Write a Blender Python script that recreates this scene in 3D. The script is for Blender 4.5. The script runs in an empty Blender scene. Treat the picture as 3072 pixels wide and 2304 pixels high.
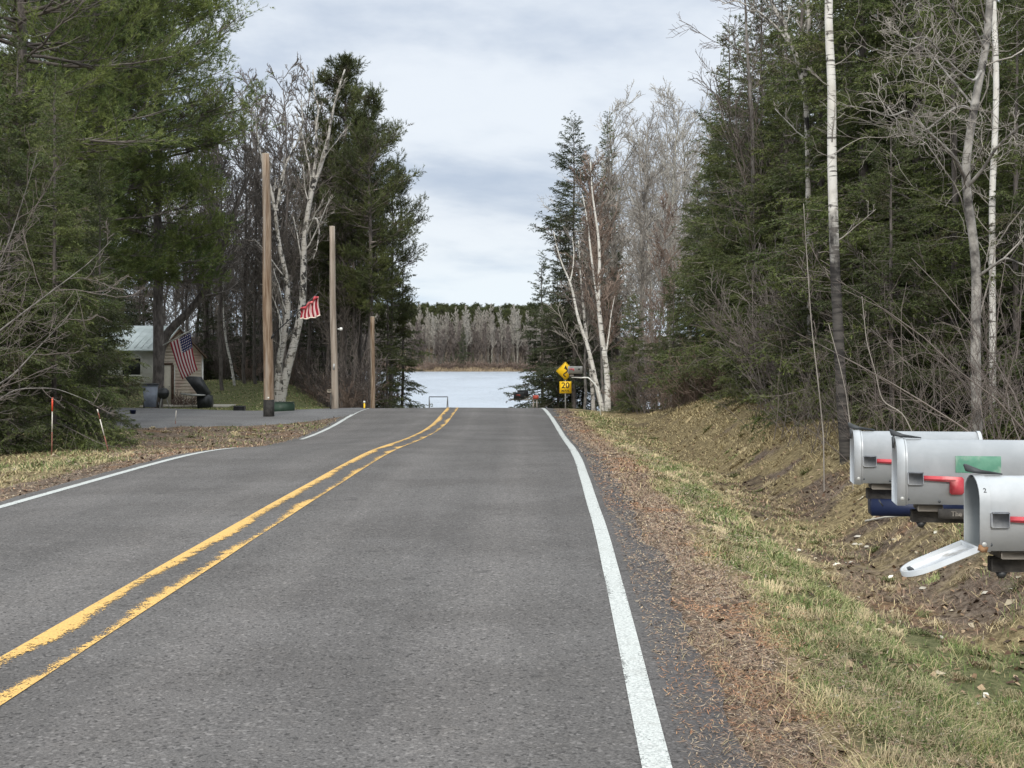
import bpy, math, random
import numpy as np
from mathutils import Vector, Matrix
R_ = math.radians
SC = bpy.context.scene
COL = SC.collection
rng = np.random.default_rng(11)
random.seed(5)

# ------------------------------------------------------------------ camera
CZ = 1.62
F, CX, HY = 2950.0, 1106.0, 770.0
cam_d = bpy.data.cameras.new('camera'); cam = bpy.data.objects.new('camera', cam_d); COL.objects.link(cam)
cam.location = (0, 0, CZ); cam.rotation_euler = (R_(90), 0, 0)
cam_d.sensor_width = 36; cam_d.lens = 48.0; cam_d.shift_y = -83/3072
cam_d.clip_start = 0.1; cam_d.clip_end = 4000
SC.camera = cam
# ------------------------------------------------------------------ world
SUN_EL, SUN_AZ = 34, 186      # azimuth clockwise from the view direction (+Y)
w = bpy.data.worlds.new('World'); SC.world = w; w.use_nodes = True
nt = w.node_tree; nt.nodes.clear()
def nd(nt, typ, ins=None, **props):
    n = nt.nodes.new(typ)
    for k, v in props.items(): setattr(n, k, v)
    for k, v in (ins or {}).items():
        s = n.inputs[k]
        if isinstance(v, bpy.types.NodeSocket): nt.links.new(v, s)
        else: s.default_value = v
    return n
def mixc(nt, f, a, b, blend='MIX'):
    n = nt.nodes.new('ShaderNodeMix'); n.data_type = 'RGBA'; n.blend_type = blend
    for i, v in ((0, f), (6, a), (7, b)):
        if isinstance(v, bpy.types.NodeSocket): nt.links.new(v, n.inputs[i])
        else: n.inputs[i].default_value = (tuple(v) + (1,))[:4] if i > 0 else v
    return n.outputs[2]
def math_(nt, op, a, b=0.0, c=0.0, clamp=False):
    n = nt.nodes.new('ShaderNodeMath'); n.operation = op; n.use_clamp = clamp
    for i, v in enumerate((a, b, c)):
        if isinstance(v, bpy.types.NodeSocket): nt.links.new(v, n.inputs[i])
        else: n.inputs[i].default_value = v
    return n.outputs[0]
def mrange(nt, v, a, b, c=0.0, d=1.0, smooth=True):
    n = nd(nt, 'ShaderNodeMapRange', {0: v, 1: a, 2: b, 3: c, 4: d})
    if smooth: n.interpolation_type = 'SMOOTHSTEP'
    return n.outputs[0]
tc = nd(nt, 'ShaderNodeTexCoord')
sky = nd(nt, 'ShaderNodeTexSky', sky_type='NISHITA', sun_disc=False)
sky.sun_elevation = R_(SUN_EL); sky.sun_rotation = R_(SUN_AZ); sky.dust_density = 2.0
skyc = mixc(nt, 1.0, sky.outputs[0], (0.09, 0.09, 0.09), 'MULTIPLY')
sep = nd(nt, 'ShaderNodeSeparateXYZ', {0: tc.outputs['Generated']})
z = math_(nt, 'MAXIMUM', sep.outputs[2], 0.0)
zz = math_(nt, 'ADD', z, 0.16)
px = math_(nt, 'DIVIDE', sep.outputs[0], zz); py = math_(nt, 'DIVIDE', sep.outputs[1], zz)
cp = nd(nt, 'ShaderNodeCombineXYZ', {0: px, 1: math_(nt, 'MULTIPLY', py, 1.0), 2: 3.7})
n1 = nd(nt, 'ShaderNodeTexNoise', {'Vector': cp.outputs[0], 'Scale': 0.5, 'Detail': 7.0, 'Roughness': 0.55, 'Distortion': 0.5})
n2 = nd(nt, 'ShaderNodeTexNoise', {'Vector': cp.outputs[0], 'Scale': 1.7, 'Detail': 7.0, 'Roughness': 0.55})
cl = math_(nt, 'ADD', math_(nt, 'MULTIPLY', n1.outputs[0], 0.68), math_(nt, 'MULTIPLY', n2.outputs[0], 0.32))
c_lo, c_hi = (0.44, 0.51, 0.625), (0.745, 0.79, 0.845)
cloud = mixc(nt, mrange(nt, cl, 0.41, 0.56), c_lo, c_hi)
# blue-grey gap low over the water, brighter cloud deck overhead (an overcast zenith is about 3x the horizon)
low = mrange(nt, z, 0.015, 0.10)
cloud = mixc(nt, low, mixc(nt, mrange(nt, cl, 0.42, 0.56), (0.56, 0.69, 0.84), (0.76, 0.84, 0.90)), cloud)
zen = mrange(nt, z, 0.27, 0.75, 1.0, 2.75)
cloud = mixc(nt, 1.0, cloud, nd(nt, 'ShaderNodeCombineXYZ', {0: zen, 1: math_(nt, 'MULTIPLY', zen, mrange(nt, z, .27, .75, 1.0, .975)), 2: math_(nt, 'MULTIPLY', zen, mrange(nt, z, .27, .75, 1.0, .90))}).outputs[0], 'MULTIPLY')
skyf = mixc(nt, 0.90, skyc, cloud)
bg = nd(nt, 'ShaderNodeBackground', {0: skyf, 1: 1.0})
nt.links.new(bg.outputs[0], nd(nt, 'ShaderNodeOutputWorld').inputs[0])
# ------------------------------------------------------------------ sun
sd = bpy.data.lights.new('sun', 'SUN'); sd.energy = 2.1; sd.angle = R_(13); sd.color = (1.0, 0.95, 0.87)
so = bpy.data.objects.new('sun', sd); COL.objects.link(so)
az = R_(SUN_AZ); el = R_(SUN_EL)
sdir = Vector((math.sin(az)*math.cos(el), math.cos(az)*math.cos(el), math.sin(el)))
so.rotation_euler = sdir.to_track_quat('Z', 'Y').to_euler(); so.location = (0, -20, 60)
SC.view_settings.view_transform = 'Standard'; SC.view_settings.look = 'None'
SC.view_settings.exposure = 0.26; SC.view_settings.gamma = 1.0
try: SC.view_settings.use_curve_mapping = False
except Exception: pass
SC.cycles.max_bounces = 5; SC.cycles.diffuse_bounces = 3; SC.cycles.glossy_bounces = 2
SC.cycles.transparent_max_bounces = 8; SC.cycles.use_denoising = True

# ------------------------------------------------------------------ helpers
def P(u, v, D):                       # a spot seen at (u, v) at depth D metres, in metres
    return np.array([(u-CX)/F*D, D, CZ-(v-HY)/F*D])
def hashn(ix, iy, s):
    h = (ix.astype(np.int64)*374761393 + iy.astype(np.int64)*668265263 + s*974634777) & 0x7fffffff
    h = (h ^ (h >> 13))*1274126177 & 0x7fffffff
    return ((h ^ (h >> 16)) & 0xffff)/65535.0
def vn(x, y, sc, s=0):
    x = np.asarray(x, float)/sc; y = np.asarray(y, float)/sc
    ix = np.floor(x); iy = np.floor(y); fx = x-ix; fy = y-iy
    fx = fx*fx*(3-2*fx); fy = fy*fy*(3-2*fy)
    a = hashn(ix, iy, s); b = hashn(ix+1, iy, s); c = hashn(ix, iy+1, s); d = hashn(ix+1, iy+1, s)
    return (a*(1-fx)+b*fx)*(1-fy)+(c*(1-fx)+d*fx)*fy
def fbm(x, y, sc, s=0, o=4):
    t = 0; a = 1; n = 0
    for i in range(o):
        t = t+a*vn(x, y, sc/2**i, s+i*7); n += a; a *= .55
    return t/n
def ss(a, b, x):
    t = np.clip((np.asarray(x, float)-a)/(b-a), 0, 1); return t*t*(3-2*t)

class MB:
    def __init__(s): s.v = []; s.l = []; s.t = []; s.m = []; s.c = []; s.n = 0; s.hascol = False
    def faces(s, V, Fc, mat=0, col=None):
        V = np.asarray(V, float).reshape(-1, 3); Fc = np.asarray(Fc, int)
        s.v.append(V); s.l.append((Fc+s.n).ravel()); s.t.append(np.full(len(Fc), Fc.shape[1], int)); s.m.append(np.full(len(Fc), mat, int))
        if col is not None: s.hascol = True
        s.c.append(np.broadcast_to(np.asarray(col if col is not None else (1, 1, 1), float), (len(V), 3)))
        s.n += len(V)
        return s
    def tris(s, T, mat=0, col=None):
        T = np.asarray(T, float); k = len(T)
        if k == 0: return s
        return s.faces(T.reshape(-1, 3), np.arange(3*k).reshape(k, 3), mat, None if col is None else np.repeat(col, 3, axis=0))
    def tubes(s, Pt, Rd, k=4, mat=0):
        Pt = np.asarray(Pt, float); Rd = np.asarray(Rd, float)
        if Pt.ndim == 2: Pt = Pt[None]; Rd = Rd[None]
        m, n, _ = Pt.shape
        if m == 0: return s
        T = np.gradient(Pt, axis=1); T /= np.linalg.norm(T, axis=2, keepdims=True)+1e-9
        ov = Pt[:, -1]-Pt[:, 0]; ax = np.argmin(np.abs(ov), axis=1); ref = np.eye(3)[ax][:, None, :]
        U = np.cross(T, ref); U /= np.linalg.norm(U, axis=2, keepdims=True)+1e-9; W = np.cross(T, U)
        a = np.arange(k)*2*np.pi/k
        V = Pt[:, :, None, :]+Rd[:, :, None, None]*(np.cos(a)[:, None]*U[:, :, None, :]+np.sin(a)[:, None]*W[:, :, None, :])
        i = np.arange(m)[:, None, None]*n*k; j = np.arange(n-1)[None, :, None]*k; q = np.arange(k)[None, None, :]; q2 = (q+1) % k
        Fc = np.stack([i+j+q, i+j+q2, i+j+k+q2, i+j+k+q], -1).reshape(-1, 4)
        s.faces(V, Fc, mat)
        if k > 3:
            e = (np.arange(m)[:, None]*n*k+(n-1)*k+np.arange(k)[None, :])+s.n-m*n*k
            s.l.append(e.ravel()); s.t.append(np.full(m, k, int)); s.m.append(np.full(m, mat, int))
        return s
    def box(s, c, d, rot=None, mat=0, bev=0.0):
        x, y, z_ = np.array(d)/2
        if bev > 0:
            b = min(bev, x*.9, y*.9, z_*.9); bm_v = []
            V = []; 
            for sx in (-1, 1):
                for sy in (-1, 1):
                    for sz in (-1, 1):
                        V += [(sx*(x-b), sy*(y-b), sz*z_), (sx*(x-b), sy*y, sz*(z_-b)), (sx*x, sy*(y-b), sz*(z_-b))]
            V = np.array(V)
            def ix(sx, sy, sz, k): return (((sx > 0)*2+(sy > 0))*2+(sz > 0))*3+k
            Q = []; Tn = []
            for k, axs in ((0, 2), (1, 1), (2, 0)):
                for sg in (-1, 1):
                    o = [a for a in (0, 1, 2) if a != axs]; r = []
                    for p, q in ((-1, -1), (1, -1), (1, 1), (-1, 1)):
                        sv = [0, 0, 0]; sv[axs] = sg; sv[o[0]] = p; sv[o[1]] = q; r.append(ix(*sv, k))
                    Q.append(r)
            for (k1, k2, ax) in ((0, 1, 0), (0, 2, 1), (1, 2, 2)):
                o = [a for a in (0, 1, 2) if a != ax]
                for p in (-1, 1):
                    for q in (-1, 1):
                        r = []
                        for sg, k in ((-1, k1), (1, k1), (1, k2), (-1, k2)):
                            sv = [0, 0, 0]; sv[ax] = sg; sv[o[0]] = p; sv[o[1]] = q; r.append(ix(*sv, k))
                        Q.append(r)
            for sx in (-1, 1):
                for sy in (-1, 1):
                    for sz in (-1, 1): Tn.append([ix(sx, sy, sz, k) for k in range(3)])
            def tr(V):
                if rot is not None: V = V @ np.array(rot).T
                return V+np.array(c)
            V = tr(V)
            s.faces(V, Q, mat); s.l.append((np.array(Tn)+s.n-len(V)).ravel()); s.t.append(np.full(8, 3)); s.m.append(np.full(8, mat))
            return s
        V = np.array([(a, b, e) for a in (-x, x) for b in (-y, y) for e in (-z_, z_)])
        if rot is not None: V = V @ np.array(rot).T
        return s.faces(V+np.array(c), [(0, 1, 3, 2), (4, 6, 7, 5), (0, 4, 5, 1), (2, 3, 7, 6), (0, 2, 6, 4), (1, 5, 7, 3)], mat)
    def cyl(s, a, b, r0, r1=None, k=12, mat=0, caps=True):
        r1 = r0 if r1 is None else r1
        s.tubes(np.array([a, b], float), np.array([r0, r1], float), k, mat)
        if caps: s.l.append(np.arange(k)[::-1]+s.n-2*k); s.t.append(np.array([k])); s.m.append(np.array([mat]))
        return s
    def lathe(s, prof, c=(0, 0, 0), k=20, mat=0):
        prof = np.array(prof, float); n = len(prof); a = np.arange(k)*2*np.pi/k
        V = np.stack([prof[:, None, 0]*np.cos(a), prof[:, None, 0]*np.sin(a), np.repeat(prof[:, 1:2], k, 1)], -1).reshape(-1, 3)+np.array(c)
        j = np.arange(n-1)[:, None]*k; q = np.arange(k)[None]; q2 = (q+1) % k
        return s.faces(V, np.stack([j+q, j+q2, j+k+q2, j+k+q], -1).reshape(-1, 4), mat)
    def prism(s, poly, axis, a, b, mat=0):   # poly: 2-d outline, extruded along axis from a to b
        poly = np.array(poly, float); n = len(poly); V = []
        for e in (a, b):
            for p in poly:
                V.append({'x': (e, p[0], p[1]), 'y': (p[0], e, p[1]), 'z': (p[0], p[1], e)}[axis])
        s.faces(V, [(i, (i+1) % n, n+(i+1) % n, n+i) for i in range(n)], mat)
        s.l.append(np.arange(n)[::-1]+s.n-2*n); s.t.append(np.array([n])); s.m.append(np.array([mat]))
        s.l.append(np.arange(n)+s.n-n); s.t.append(np.array([n])); s.m.append(np.array([mat]))
        return s
    def mesh(s, name, mats, smooth=False):
        me = bpy.data.meshes.new(name)
        V = np.concatenate(s.v) if s.v else np.zeros((0, 3)); L = np.concatenate(s.l); T = np.concatenate(s.t)
        me.vertices.add(len(V)); me.vertices.foreach_set('co', V.ravel().astype(np.float32))
        me.loops.add(len(L)); me.loops.foreach_set('vertex_index', L.astype(np.int32))
        me.polygons.add(len(T)); st = np.concatenate([[0], np.cumsum(T)[:-1]])
        me.polygons.foreach_set('loop_start', st.astype(np.int32))
        try: me.polygons.foreach_set('loop_total', T.astype(np.int32))
        except Exception: pass
        for m in (mats if isinstance(mats, (list, tuple)) else [mats]): me.materials.append(m)
        me.polygons.foreach_set('material_index', np.concatenate(s.m).astype(np.int32))
        if smooth: me.polygons.foreach_set('use_smooth', np.ones(len(T), bool))
        if s.hascol:
            a = me.color_attributes.new('Col', 'FLOAT_COLOR', 'POINT')
            c = np.concatenate(s.c); a.data.foreach_set('color', np.concatenate([c, np.ones((len(c), 1))], 1).ravel().astype(np.float32))
        me.update(calc_edges=True); me.validate()
        return me
    def build(s, name, mats, parent=None, smooth=False, loc=None, rot=None):
        return link(name, s.mesh(name, mats, smooth), parent, loc, rot)
def link(name, me, parent=None, loc=None, rot=None):
    o = bpy.data.objects.new(name, me); COL.objects.link(o)
    if loc is not None: o.location = tuple(loc)
    if rot is not None: o.rotation_euler = rot
    if parent is not None: o.parent = parent
    return o
def tag(o, label=None, cat=None, group=None, kind=None):
    for k, v in (('label', label), ('category', cat), ('group', group), ('kind', kind)):
        if v: o[k] = v
    return o
def thing(name, label, cat, loc, rz=0, group=None):
    o = bpy.data.objects.new(name, None); COL.objects.link(o); o.empty_display_size = .2
    o.location = tuple(loc); o.rotation_euler = (0, 0, rz)
    return tag(o, label, cat, group)
def RX(a): c, s = math.cos(a), math.sin(a); return np.array([[1, 0, 0], [0, c, -s], [0, s, c]])
def RY(a): c, s = math.cos(a), math.sin(a); return np.array([[c, 0, s], [0, 1, 0], [-s, 0, c]])
def RZ(a): c, s = math.cos(a), math.sin(a); return np.array([[c, -s, 0], [s, c, 0], [0, 0, 1]])

# ------------------------------------------------------------------ materials
def mat0(name, rough=.7, metal=0.0, spec=0.3):
    m = bpy.data.materials.new(name); m.use_nodes = True; nt = m.node_tree
    b = nt.nodes['Principled BSDF']; b.inputs['Roughness'].default_value = rough; b.inputs['Metallic'].default_value = metal
    b.inputs['Specular IOR Level'].default_value = spec
    return m, nt, b
def noisy(name, a, b_, scale=8.0, rough=.7, metal=0.0, spec=.3, bump=0.0, stretch=(1, 1, 1), detail=5.0, lo=.35, hi=.65, island=0.0, third=None, tscale=2.0, bscale=None):
    m, nt, b = mat0(name, rough, metal, spec)
    tcx = nd(nt, 'ShaderNodeTexCoord'); mp = nd(nt, 'ShaderNodeMapping', {'Vector': tcx.outputs['Object'], 'Scale': stretch})
    n = nd(nt, 'ShaderNodeTexNoise', {'Vector': mp.outputs[0], 'Scale': scale, 'Detail': detail, 'Roughness': .6})
    c = mixc(nt, mrange(nt, n.outputs[0], lo, hi), a, b_)
    if third is not None:
        t = nd(nt, 'ShaderNodeTexNoise', {'Vector': mp.outputs[0], 'Scale': tscale, 'Detail': 4.0, 'Roughness': .6, 'W': 2.0}, noise_dimensions='4D')
        c = mixc(nt, mrange(nt, t.outputs[0], .5, .66), c, third)
    if island > 0:
        g = nd(nt, 'ShaderNodeNewGeometry'); v = mrange(nt, g.outputs['Random Per Island'], 0, 1, 1-island, 1+island, False)
        c = mixc(nt, 1.0, c, nd(nt, 'ShaderNodeCombineXYZ', {0: v, 1: v, 2: v}).outputs[0], 'MULTIPLY')
    nt.links.new(c, b.inputs['Base Color'])
    if bump > 0:
        n2 = nd(nt, 'ShaderNodeTexNoise', {'Vector': mp.outputs[0], 'Scale': bscale or scale*2, 'Detail': 4.0})
        bp = nd(nt, 'ShaderNodeBump', {'Height': n2.outputs[0], 'Strength': bump, 'Distance': .02}); nt.links.new(bp.outputs[0], b.inputs['Normal'])
    return m
def leafmat(name, a, b_, isl=.35, scale=.7, brown=None):
    m, nt, b = mat0(name, .62, 0, .25)
    tcx = nd(nt, 'ShaderNodeTexCoord'); g = nd(nt, 'ShaderNodeNewGeometry')
    n = nd(nt, 'ShaderNodeTexNoise', {'Vector': tcx.outputs['Object'], 'Scale': scale, 'Detail': 3.0, 'Roughness': .65})
    c = mixc(nt, mrange(nt, n.outputs[0], .36, .64), a, b_)
    if brown is not None:
        n3 = nd(nt, 'ShaderNodeTexNoise', {'Vector': tcx.outputs['Object'], 'Scale': scale*1.7, 'Detail': 3.0, 'W': 4.0}, noise_dimensions='4D')
        c = mixc(nt, mrange(nt, n3.outputs[0], .56, .68), c, brown)
    oi = nd(nt, 'ShaderNodeObjectInfo')
    v = math_(nt, 'MULTIPLY', mrange(nt, g.outputs['Random Per Island'], 0, 1, 1-isl, 1+isl, False), mrange(nt, oi.outputs['Random'], 0, 1, .82, 1.15, False))
    c = mixc(nt, 1.0, c, nd(nt, 'ShaderNodeCombineXYZ', {0: v, 1: v, 2: v}).outputs[0], 'MULTIPLY')
    nt.links.new(c, b.inputs['Base Color'])
    tr = nd(nt, 'ShaderNodeBsdfTranslucent', {0: c}); mx = nd(nt, 'ShaderNodeMixShader', {0: .25})
    nt.links.new(b.outputs[0], mx.inputs[1]); nt.links.new(tr.outputs[0], mx.inputs[2])
    nt.links.new(mx.outputs[0], nt.nodes['Material Output'].inputs[0])
    return m
def colmat(name, rough=.8, mul=1.0):
    m, nt, b = mat0(name, rough, 0, .15)
    a = nd(nt, 'ShaderNodeAttribute', attribute_name='Col')
    nt.links.new(a.outputs['Color'], b.inputs['Base Color']); return m

M = {}
M['n_spruce'] = leafmat('spruce_needles', (.060, .078, .030), (.112, .134, .047), .4, .9, (.085, .072, .046))
M['n_spruce2'] = leafmat('fir_needles', (.068, .094, .031), (.138, .163, .053), .4, .8, (.105, .092, .050))
M['n_dark'] = leafmat('dark_needles', (.040, .056, .028), (.075, .092, .038), .4, .8, (.062, .054, .040))
M['n_pine'] = leafmat('pine_needles', (.086, .126, .040), (.225, .262, .080), .35, .75)
M['n_pine_d'] = leafmat('red_pine_needles', (.052, .066, .026), (.100, .114, .040), .4, .6, (.066, .054, .036))
M['b_dark'] = noisy('dark_bark', (.075, .065, .058), (.16, .14, .128), 9, .9, bump=.6, stretch=(1, 1, .35))
M['b_grey'] = noisy('grey_bark', (.10, .092, .085), (.21, .195, .18), 8, .9, bump=.5, stretch=(1, 1, .4))
M['b_pale'] = noisy('pale_aspen_bark', (.22, .21, .185), (.42, .40, .35), 5, .85, bump=.3, third=(.06, .055, .05), tscale=6)
def birch(name, z0, z1, hi=(.62, .60, .56), patch=.60):
    m, nt, b = mat0(name, .7, 0, .3)
    tcx = nd(nt, 'ShaderNodeTexCoord')
    mp = nd(nt, 'ShaderNodeMapping', {'Vector': tcx.outputs['Object'], 'Scale': (3, 3, 22)})
    n = nd(nt, 'ShaderNodeTexNoise', {'Vector': mp.outputs[0], 'Scale': 1.0, 'Detail': 3.0})
    mp2 = nd(nt, 'ShaderNodeMapping', {'Vector': tcx.outputs['Object'], 'Scale': (5, 5, 3.2)})
    n2 = nd(nt, 'ShaderNodeTexNoise', {'Vector': mp2.outputs[0], 'Scale': 1.0, 'Detail': 5.0, 'Roughness': .62})
    c = mixc(nt, mrange(nt, n.outputs[0], .57, .64), hi, (.09, .083, .078))
    c = mixc(nt, mrange(nt, n2.outputs[0], patch, patch+.05), c, (.025, .023, .022))
    n3 = nd(nt, 'ShaderNodeTexNoise', {'Vector': tcx.outputs['Object'], 'Scale': 3.0, 'Detail': 2.0})
    c = mixc(nt, mrange(nt, n3.outputs[0], .4, .7, 0, .45), c, (.34, .31, .26))
    sp = nd(nt, 'ShaderNodeSeparateXYZ', {0: tcx.outputs['Object']})
    zn = math_(nt, 'ADD', sp.outputs[2], math_(nt, 'MULTIPLY', n2.outputs[0], 3.6))
    c = mixc(nt, mrange(nt, zn, z0+.6, z1+.8), mixc(nt, mrange(nt, n.outputs[0], .35, .65), (.020, .018, .017), (.075, .068, .062)), c)
    nt.links.new(c, b.inputs['Base Color'])
    bp = nd(nt, 'ShaderNodeBump', {'Height': n2.outputs[0], 'Strength': .4, 'Distance': .02}); nt.links.new(bp.outputs[0], b.inputs['Normal'])
    return m
M['b_birch'] = birch('birch_bark', 0.2, 1.6)
M['b_birch_old'] = birch('old_birch_bark', -1, 0.6, (.42, .40, .37), .52)
M['b_birch_black'] = birch('blackened_birch_bark', 3.9, 4.9)
M['t_pale'] = noisy('pale_twigs', (.25, .235, .21), (.40, .375, .33), 1.5, .85, island=.3)
M['t_ash'] = noisy('ashen_twigs', (.20, .18, .16), (.33, .30, .265), 1.2, .85, island=.3)
M['t_brown'] = noisy('brown_twigs', (.10, .083, .075), (.175, .148, .132), 1.0, .9, island=.35)
M['t_dark'] = noisy('dark_twigs', (.11, .095, .085), (.19, .165, .145), 1.0, .9, island=.35)
M['t_red'] = noisy('reddish_twigs', (.145, .105, .085), (.25, .19, .155), 1.0, .9, island=.35)
M['t_white'] = noisy('white_birch_limbs', (.36, .345, .31), (.56, .54, .50), 3, .8, island=.15, third=(.10, .09, .08), tscale=7)

M['b_crooked'] = noisy('crooked_bark', (.14, .13, .12), (.36, .34, .31), 4, .85, bump=.4, third=(.04, .036, .034), tscale=3.5)
def ground_material():
    m, nt, b = mat0('ground', .95, 0, .1)
    a = nd(nt, 'ShaderNodeAttribute', attribute_name='Col'); sp = nd(nt, 'ShaderNodeSeparateColor', {0: a.outputs['Color']})
    pos = nd(nt, 'ShaderNodeNewGeometry').outputs['Position']
    nf = nd(nt, 'ShaderNodeTexNoise', {'Vector': pos, 'Scale': 14.0, 'Detail': 6.0, 'Roughness': .7})
    nm = nd(nt, 'ShaderNodeTexNoise', {'Vector': pos, 'Scale': 2.4, 'Detail': 6.0, 'Roughness': .65})
    nx = nd(nt, 'ShaderNodeTexNoise', {'Vector': pos, 'Scale': 60.0, 'Detail': 4.0, 'Roughness': .7})
    def z(chan, w=.9): return mrange(nt, math_(nt, 'ADD', sp.outputs[chan], math_(nt, 'MULTIPLY', math_(nt, 'SUBTRACT', nm.outputs[0], .5), w)), .3, .7)
    dry = mixc(nt, mrange(nt, nf.outputs[0], .35, .65), (.13, .10, .054), (.33, .26, .14))
    grn = mixc(nt, mrange(nt, nf.outputs[0], .35, .65), (.075, .085, .036), (.165, .165, .078))
    rst = nd(nt, 'ShaderNodeTexNoise', {'Vector': pos, 'Scale': 1.3, 'Detail': 4.0, 'Roughness': .6})
    dirt = mixc(nt, mrange(nt, nf.outputs[0], .35, .65), (.085, .060, .045), mixc(nt, mrange(nt, rst.outputs[0], .52, .66), (.215, .168, .132), (.27, .155, .085)))
    lit = mixc(nt, mrange(nt, nf.outputs[0], .38, .62), (.030, .024, .018), (.115, .084, .056))
    c = mixc(nt, z(0), dry, dirt); c = mixc(nt, z(1), c, grn); c = mixc(nt, z(2), c, lit)
    c = mixc(nt, mrange(nt, nx.outputs[0], .3, .7, .25, .0), c, (.04, .03, .02))
    c = mixc(nt, mrange(nt, nx.outputs[0], .60, .75, 0, .5), c, (.42, .36, .26))
    nt.links.new(c, b.inputs['Base Color'])
    h = math_(nt, 'ADD', nf.outputs[0], math_(nt, 'MULTIPLY', nx.outputs[0], .5))
    bp = nd(nt, 'ShaderNodeBump', {'Height': h, 'Strength': .8, 'Distance': .05}); nt.links.new(bp.outputs[0], b.inputs['Normal'])
    return m
M['ground'] = ground_material()
def asphalt_material(name, base, var=1.0, track=True):
    m, nt, b = mat0(name, .88, 0, .25)
    pos = nd(nt, 'ShaderNodeNewGeometry').outputs['Position']
    f = nd(nt, 'ShaderNodeTexNoise', {'Vector': pos, 'Scale': 75.0, 'Detail': 3.0, 'Roughness': .75})
    vo = nd(nt, 'ShaderNodeTexVoronoi', {'Vector': pos, 'Scale': 62.0}); vs = nd(nt, 'ShaderNodeSeparateColor', {0: vo.outputs['Color']})
    g = nd(nt, 'ShaderNodeTexNoise', {'Vector': pos, 'Scale': .55, 'Detail': 5.0, 'Roughness': .6})
    md = nd(nt, 'ShaderNodeTexNoise', {'Vector': pos, 'Scale': 9.0, 'Detail': 4.0, 'Roughness': .7})
    bs = np.array(base)
    c = mixc(nt, mrange(nt, f.outputs[0], .34, .66), tuple(bs*.66), tuple(bs*1.34))
    c = mixc(nt, mrange(nt, vs.outputs[0], .88, .96, 0, .55), c, tuple(bs*2.0+.01))
    c = mixc(nt, mrange(nt, vs.outputs[1], .88, .96, 0, .75), c, tuple(bs*.3))
    c = mixc(nt, mrange(nt, g.outputs[0], .35, .65, 0, .75), c, mixc(nt, 1.0, c, (.72, .71, .70), 'MULTIPLY'))
    sp2 = nd(nt, 'ShaderNodeTexNoise', {'Vector': pos, 'Scale': 3.1, 'Detail': 2.0, 'Roughness': .5})
    c = mixc(nt, mrange(nt, sp2.outputs[0], .70, .74, 0, .45), c, tuple(bs*.35))
    c = mixc(nt, mrange(nt, md.outputs[0], .5, .7, 0, .5), c, mixc(nt, 1.0, c, (1.22, 1.2, 1.17), 'MULTIPLY'))
    if track:   # wheel tracks polished a little paler, lane middle and outer edge a little darker
        a = nd(nt, 'ShaderNodeAttribute', attribute_name='Col'); sp = nd(nt, 'ShaderNodeSeparateColor', {0: a.outputs['Color']})
        mp = nd(nt, 'ShaderNodeMapping', {'Vector': pos, 'Scale': (5, .12, 1)})
        st = nd(nt, 'ShaderNodeTexNoise', {'Vector': mp.outputs[0], 'Scale': 1.0, 'Detail': 4.0})
        c = mixc(nt, math_(nt, 'MULTIPLY', sp.outputs[0], .75), c, mixc(nt, 1.0, c, (1.28, 1.27, 1.26), 'MULTIPLY'))
        c = mixc(nt, sp.outputs[1], c, mixc(nt, 1.0, c, (.76, .75, .76), 'MULTIPLY'))
        c = mixc(nt, mrange(nt, st.outputs[0], .4, .65, 0, .35), c, mixc(nt, 1.0, c, (.80, .80, .80), 'MULTIPLY'))
    nt.links.new(c, b.inputs['Base Color'])
    bp = nd(nt, 'ShaderNodeBump', {'Height': f.outputs[0], 'Strength': .55, 'Distance': .01}); nt.links.new(bp.outputs[0], b.inputs['Normal'])
    return m
M['asphalt'] = asphalt_material('asphalt', (.108, .101, .097))
M['drive'] = asphalt_material('drive_asphalt', (.135, .132, .132), track=False)
def paint_material(name, base, dark, wear, ragged):
    m, nt, b = mat0(name, .75, 0, .3)
    pos = nd(nt, 'ShaderNodeNewGeometry').outputs['Position']
    a = nd(nt, 'ShaderNodeAttribute', attribute_name='Col'); sp = nd(nt, 'ShaderNodeSeparateColor', {0: a.outputs['Color']})
    f = nd(nt, 'ShaderNodeTexNoise', {'Vector': pos, 'Scale': 70.0, 'Detail': 3.0, 'Roughness': .8})
    g = nd(nt, 'ShaderNodeTexNoise', {'Vector': pos, 'Scale': 5.0 if 'white' in name else 9.0, 'Detail': 6.0, 'Roughness': .75})
    c = mixc(nt, mrange(nt, f.outputs[0], .35, .6), dark, base)
    c = mixc(nt, mrange(nt, g.outputs[0], .5, .7, 0, .5), c, mixc(nt, 1.0, c, (.72, .70, .68), 'MULTIPLY'))
    nt.links.new(c, b.inputs['Base Color'])
    # chipped paint: R of the attribute is how worn the strip is there
    k = math_(nt, 'ADD', math_(nt, 'MULTIPLY', f.outputs[0], .6 if 'white' in name else .5), math_(nt, 'MULTIPLY', g.outputs[0], .4 if 'white' in name else .5))
    al = mrange(nt, math_(nt, 'SUBTRACT', k, math_(nt, 'MULTIPLY', sp.outputs[0], ragged)), wear, wear+.04, 0, 1)
    nt.links.new(al, b.inputs['Alpha'])
    return m
M['white_line'] = paint_material('white_road_paint', (.52, .535, .51), (.30, .31, .30), .33, .30)
M['yellow_line'] = paint_material('yellow_road_paint', (.66, .405, .12), (.47, .30, .11), .36, .42)
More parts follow.
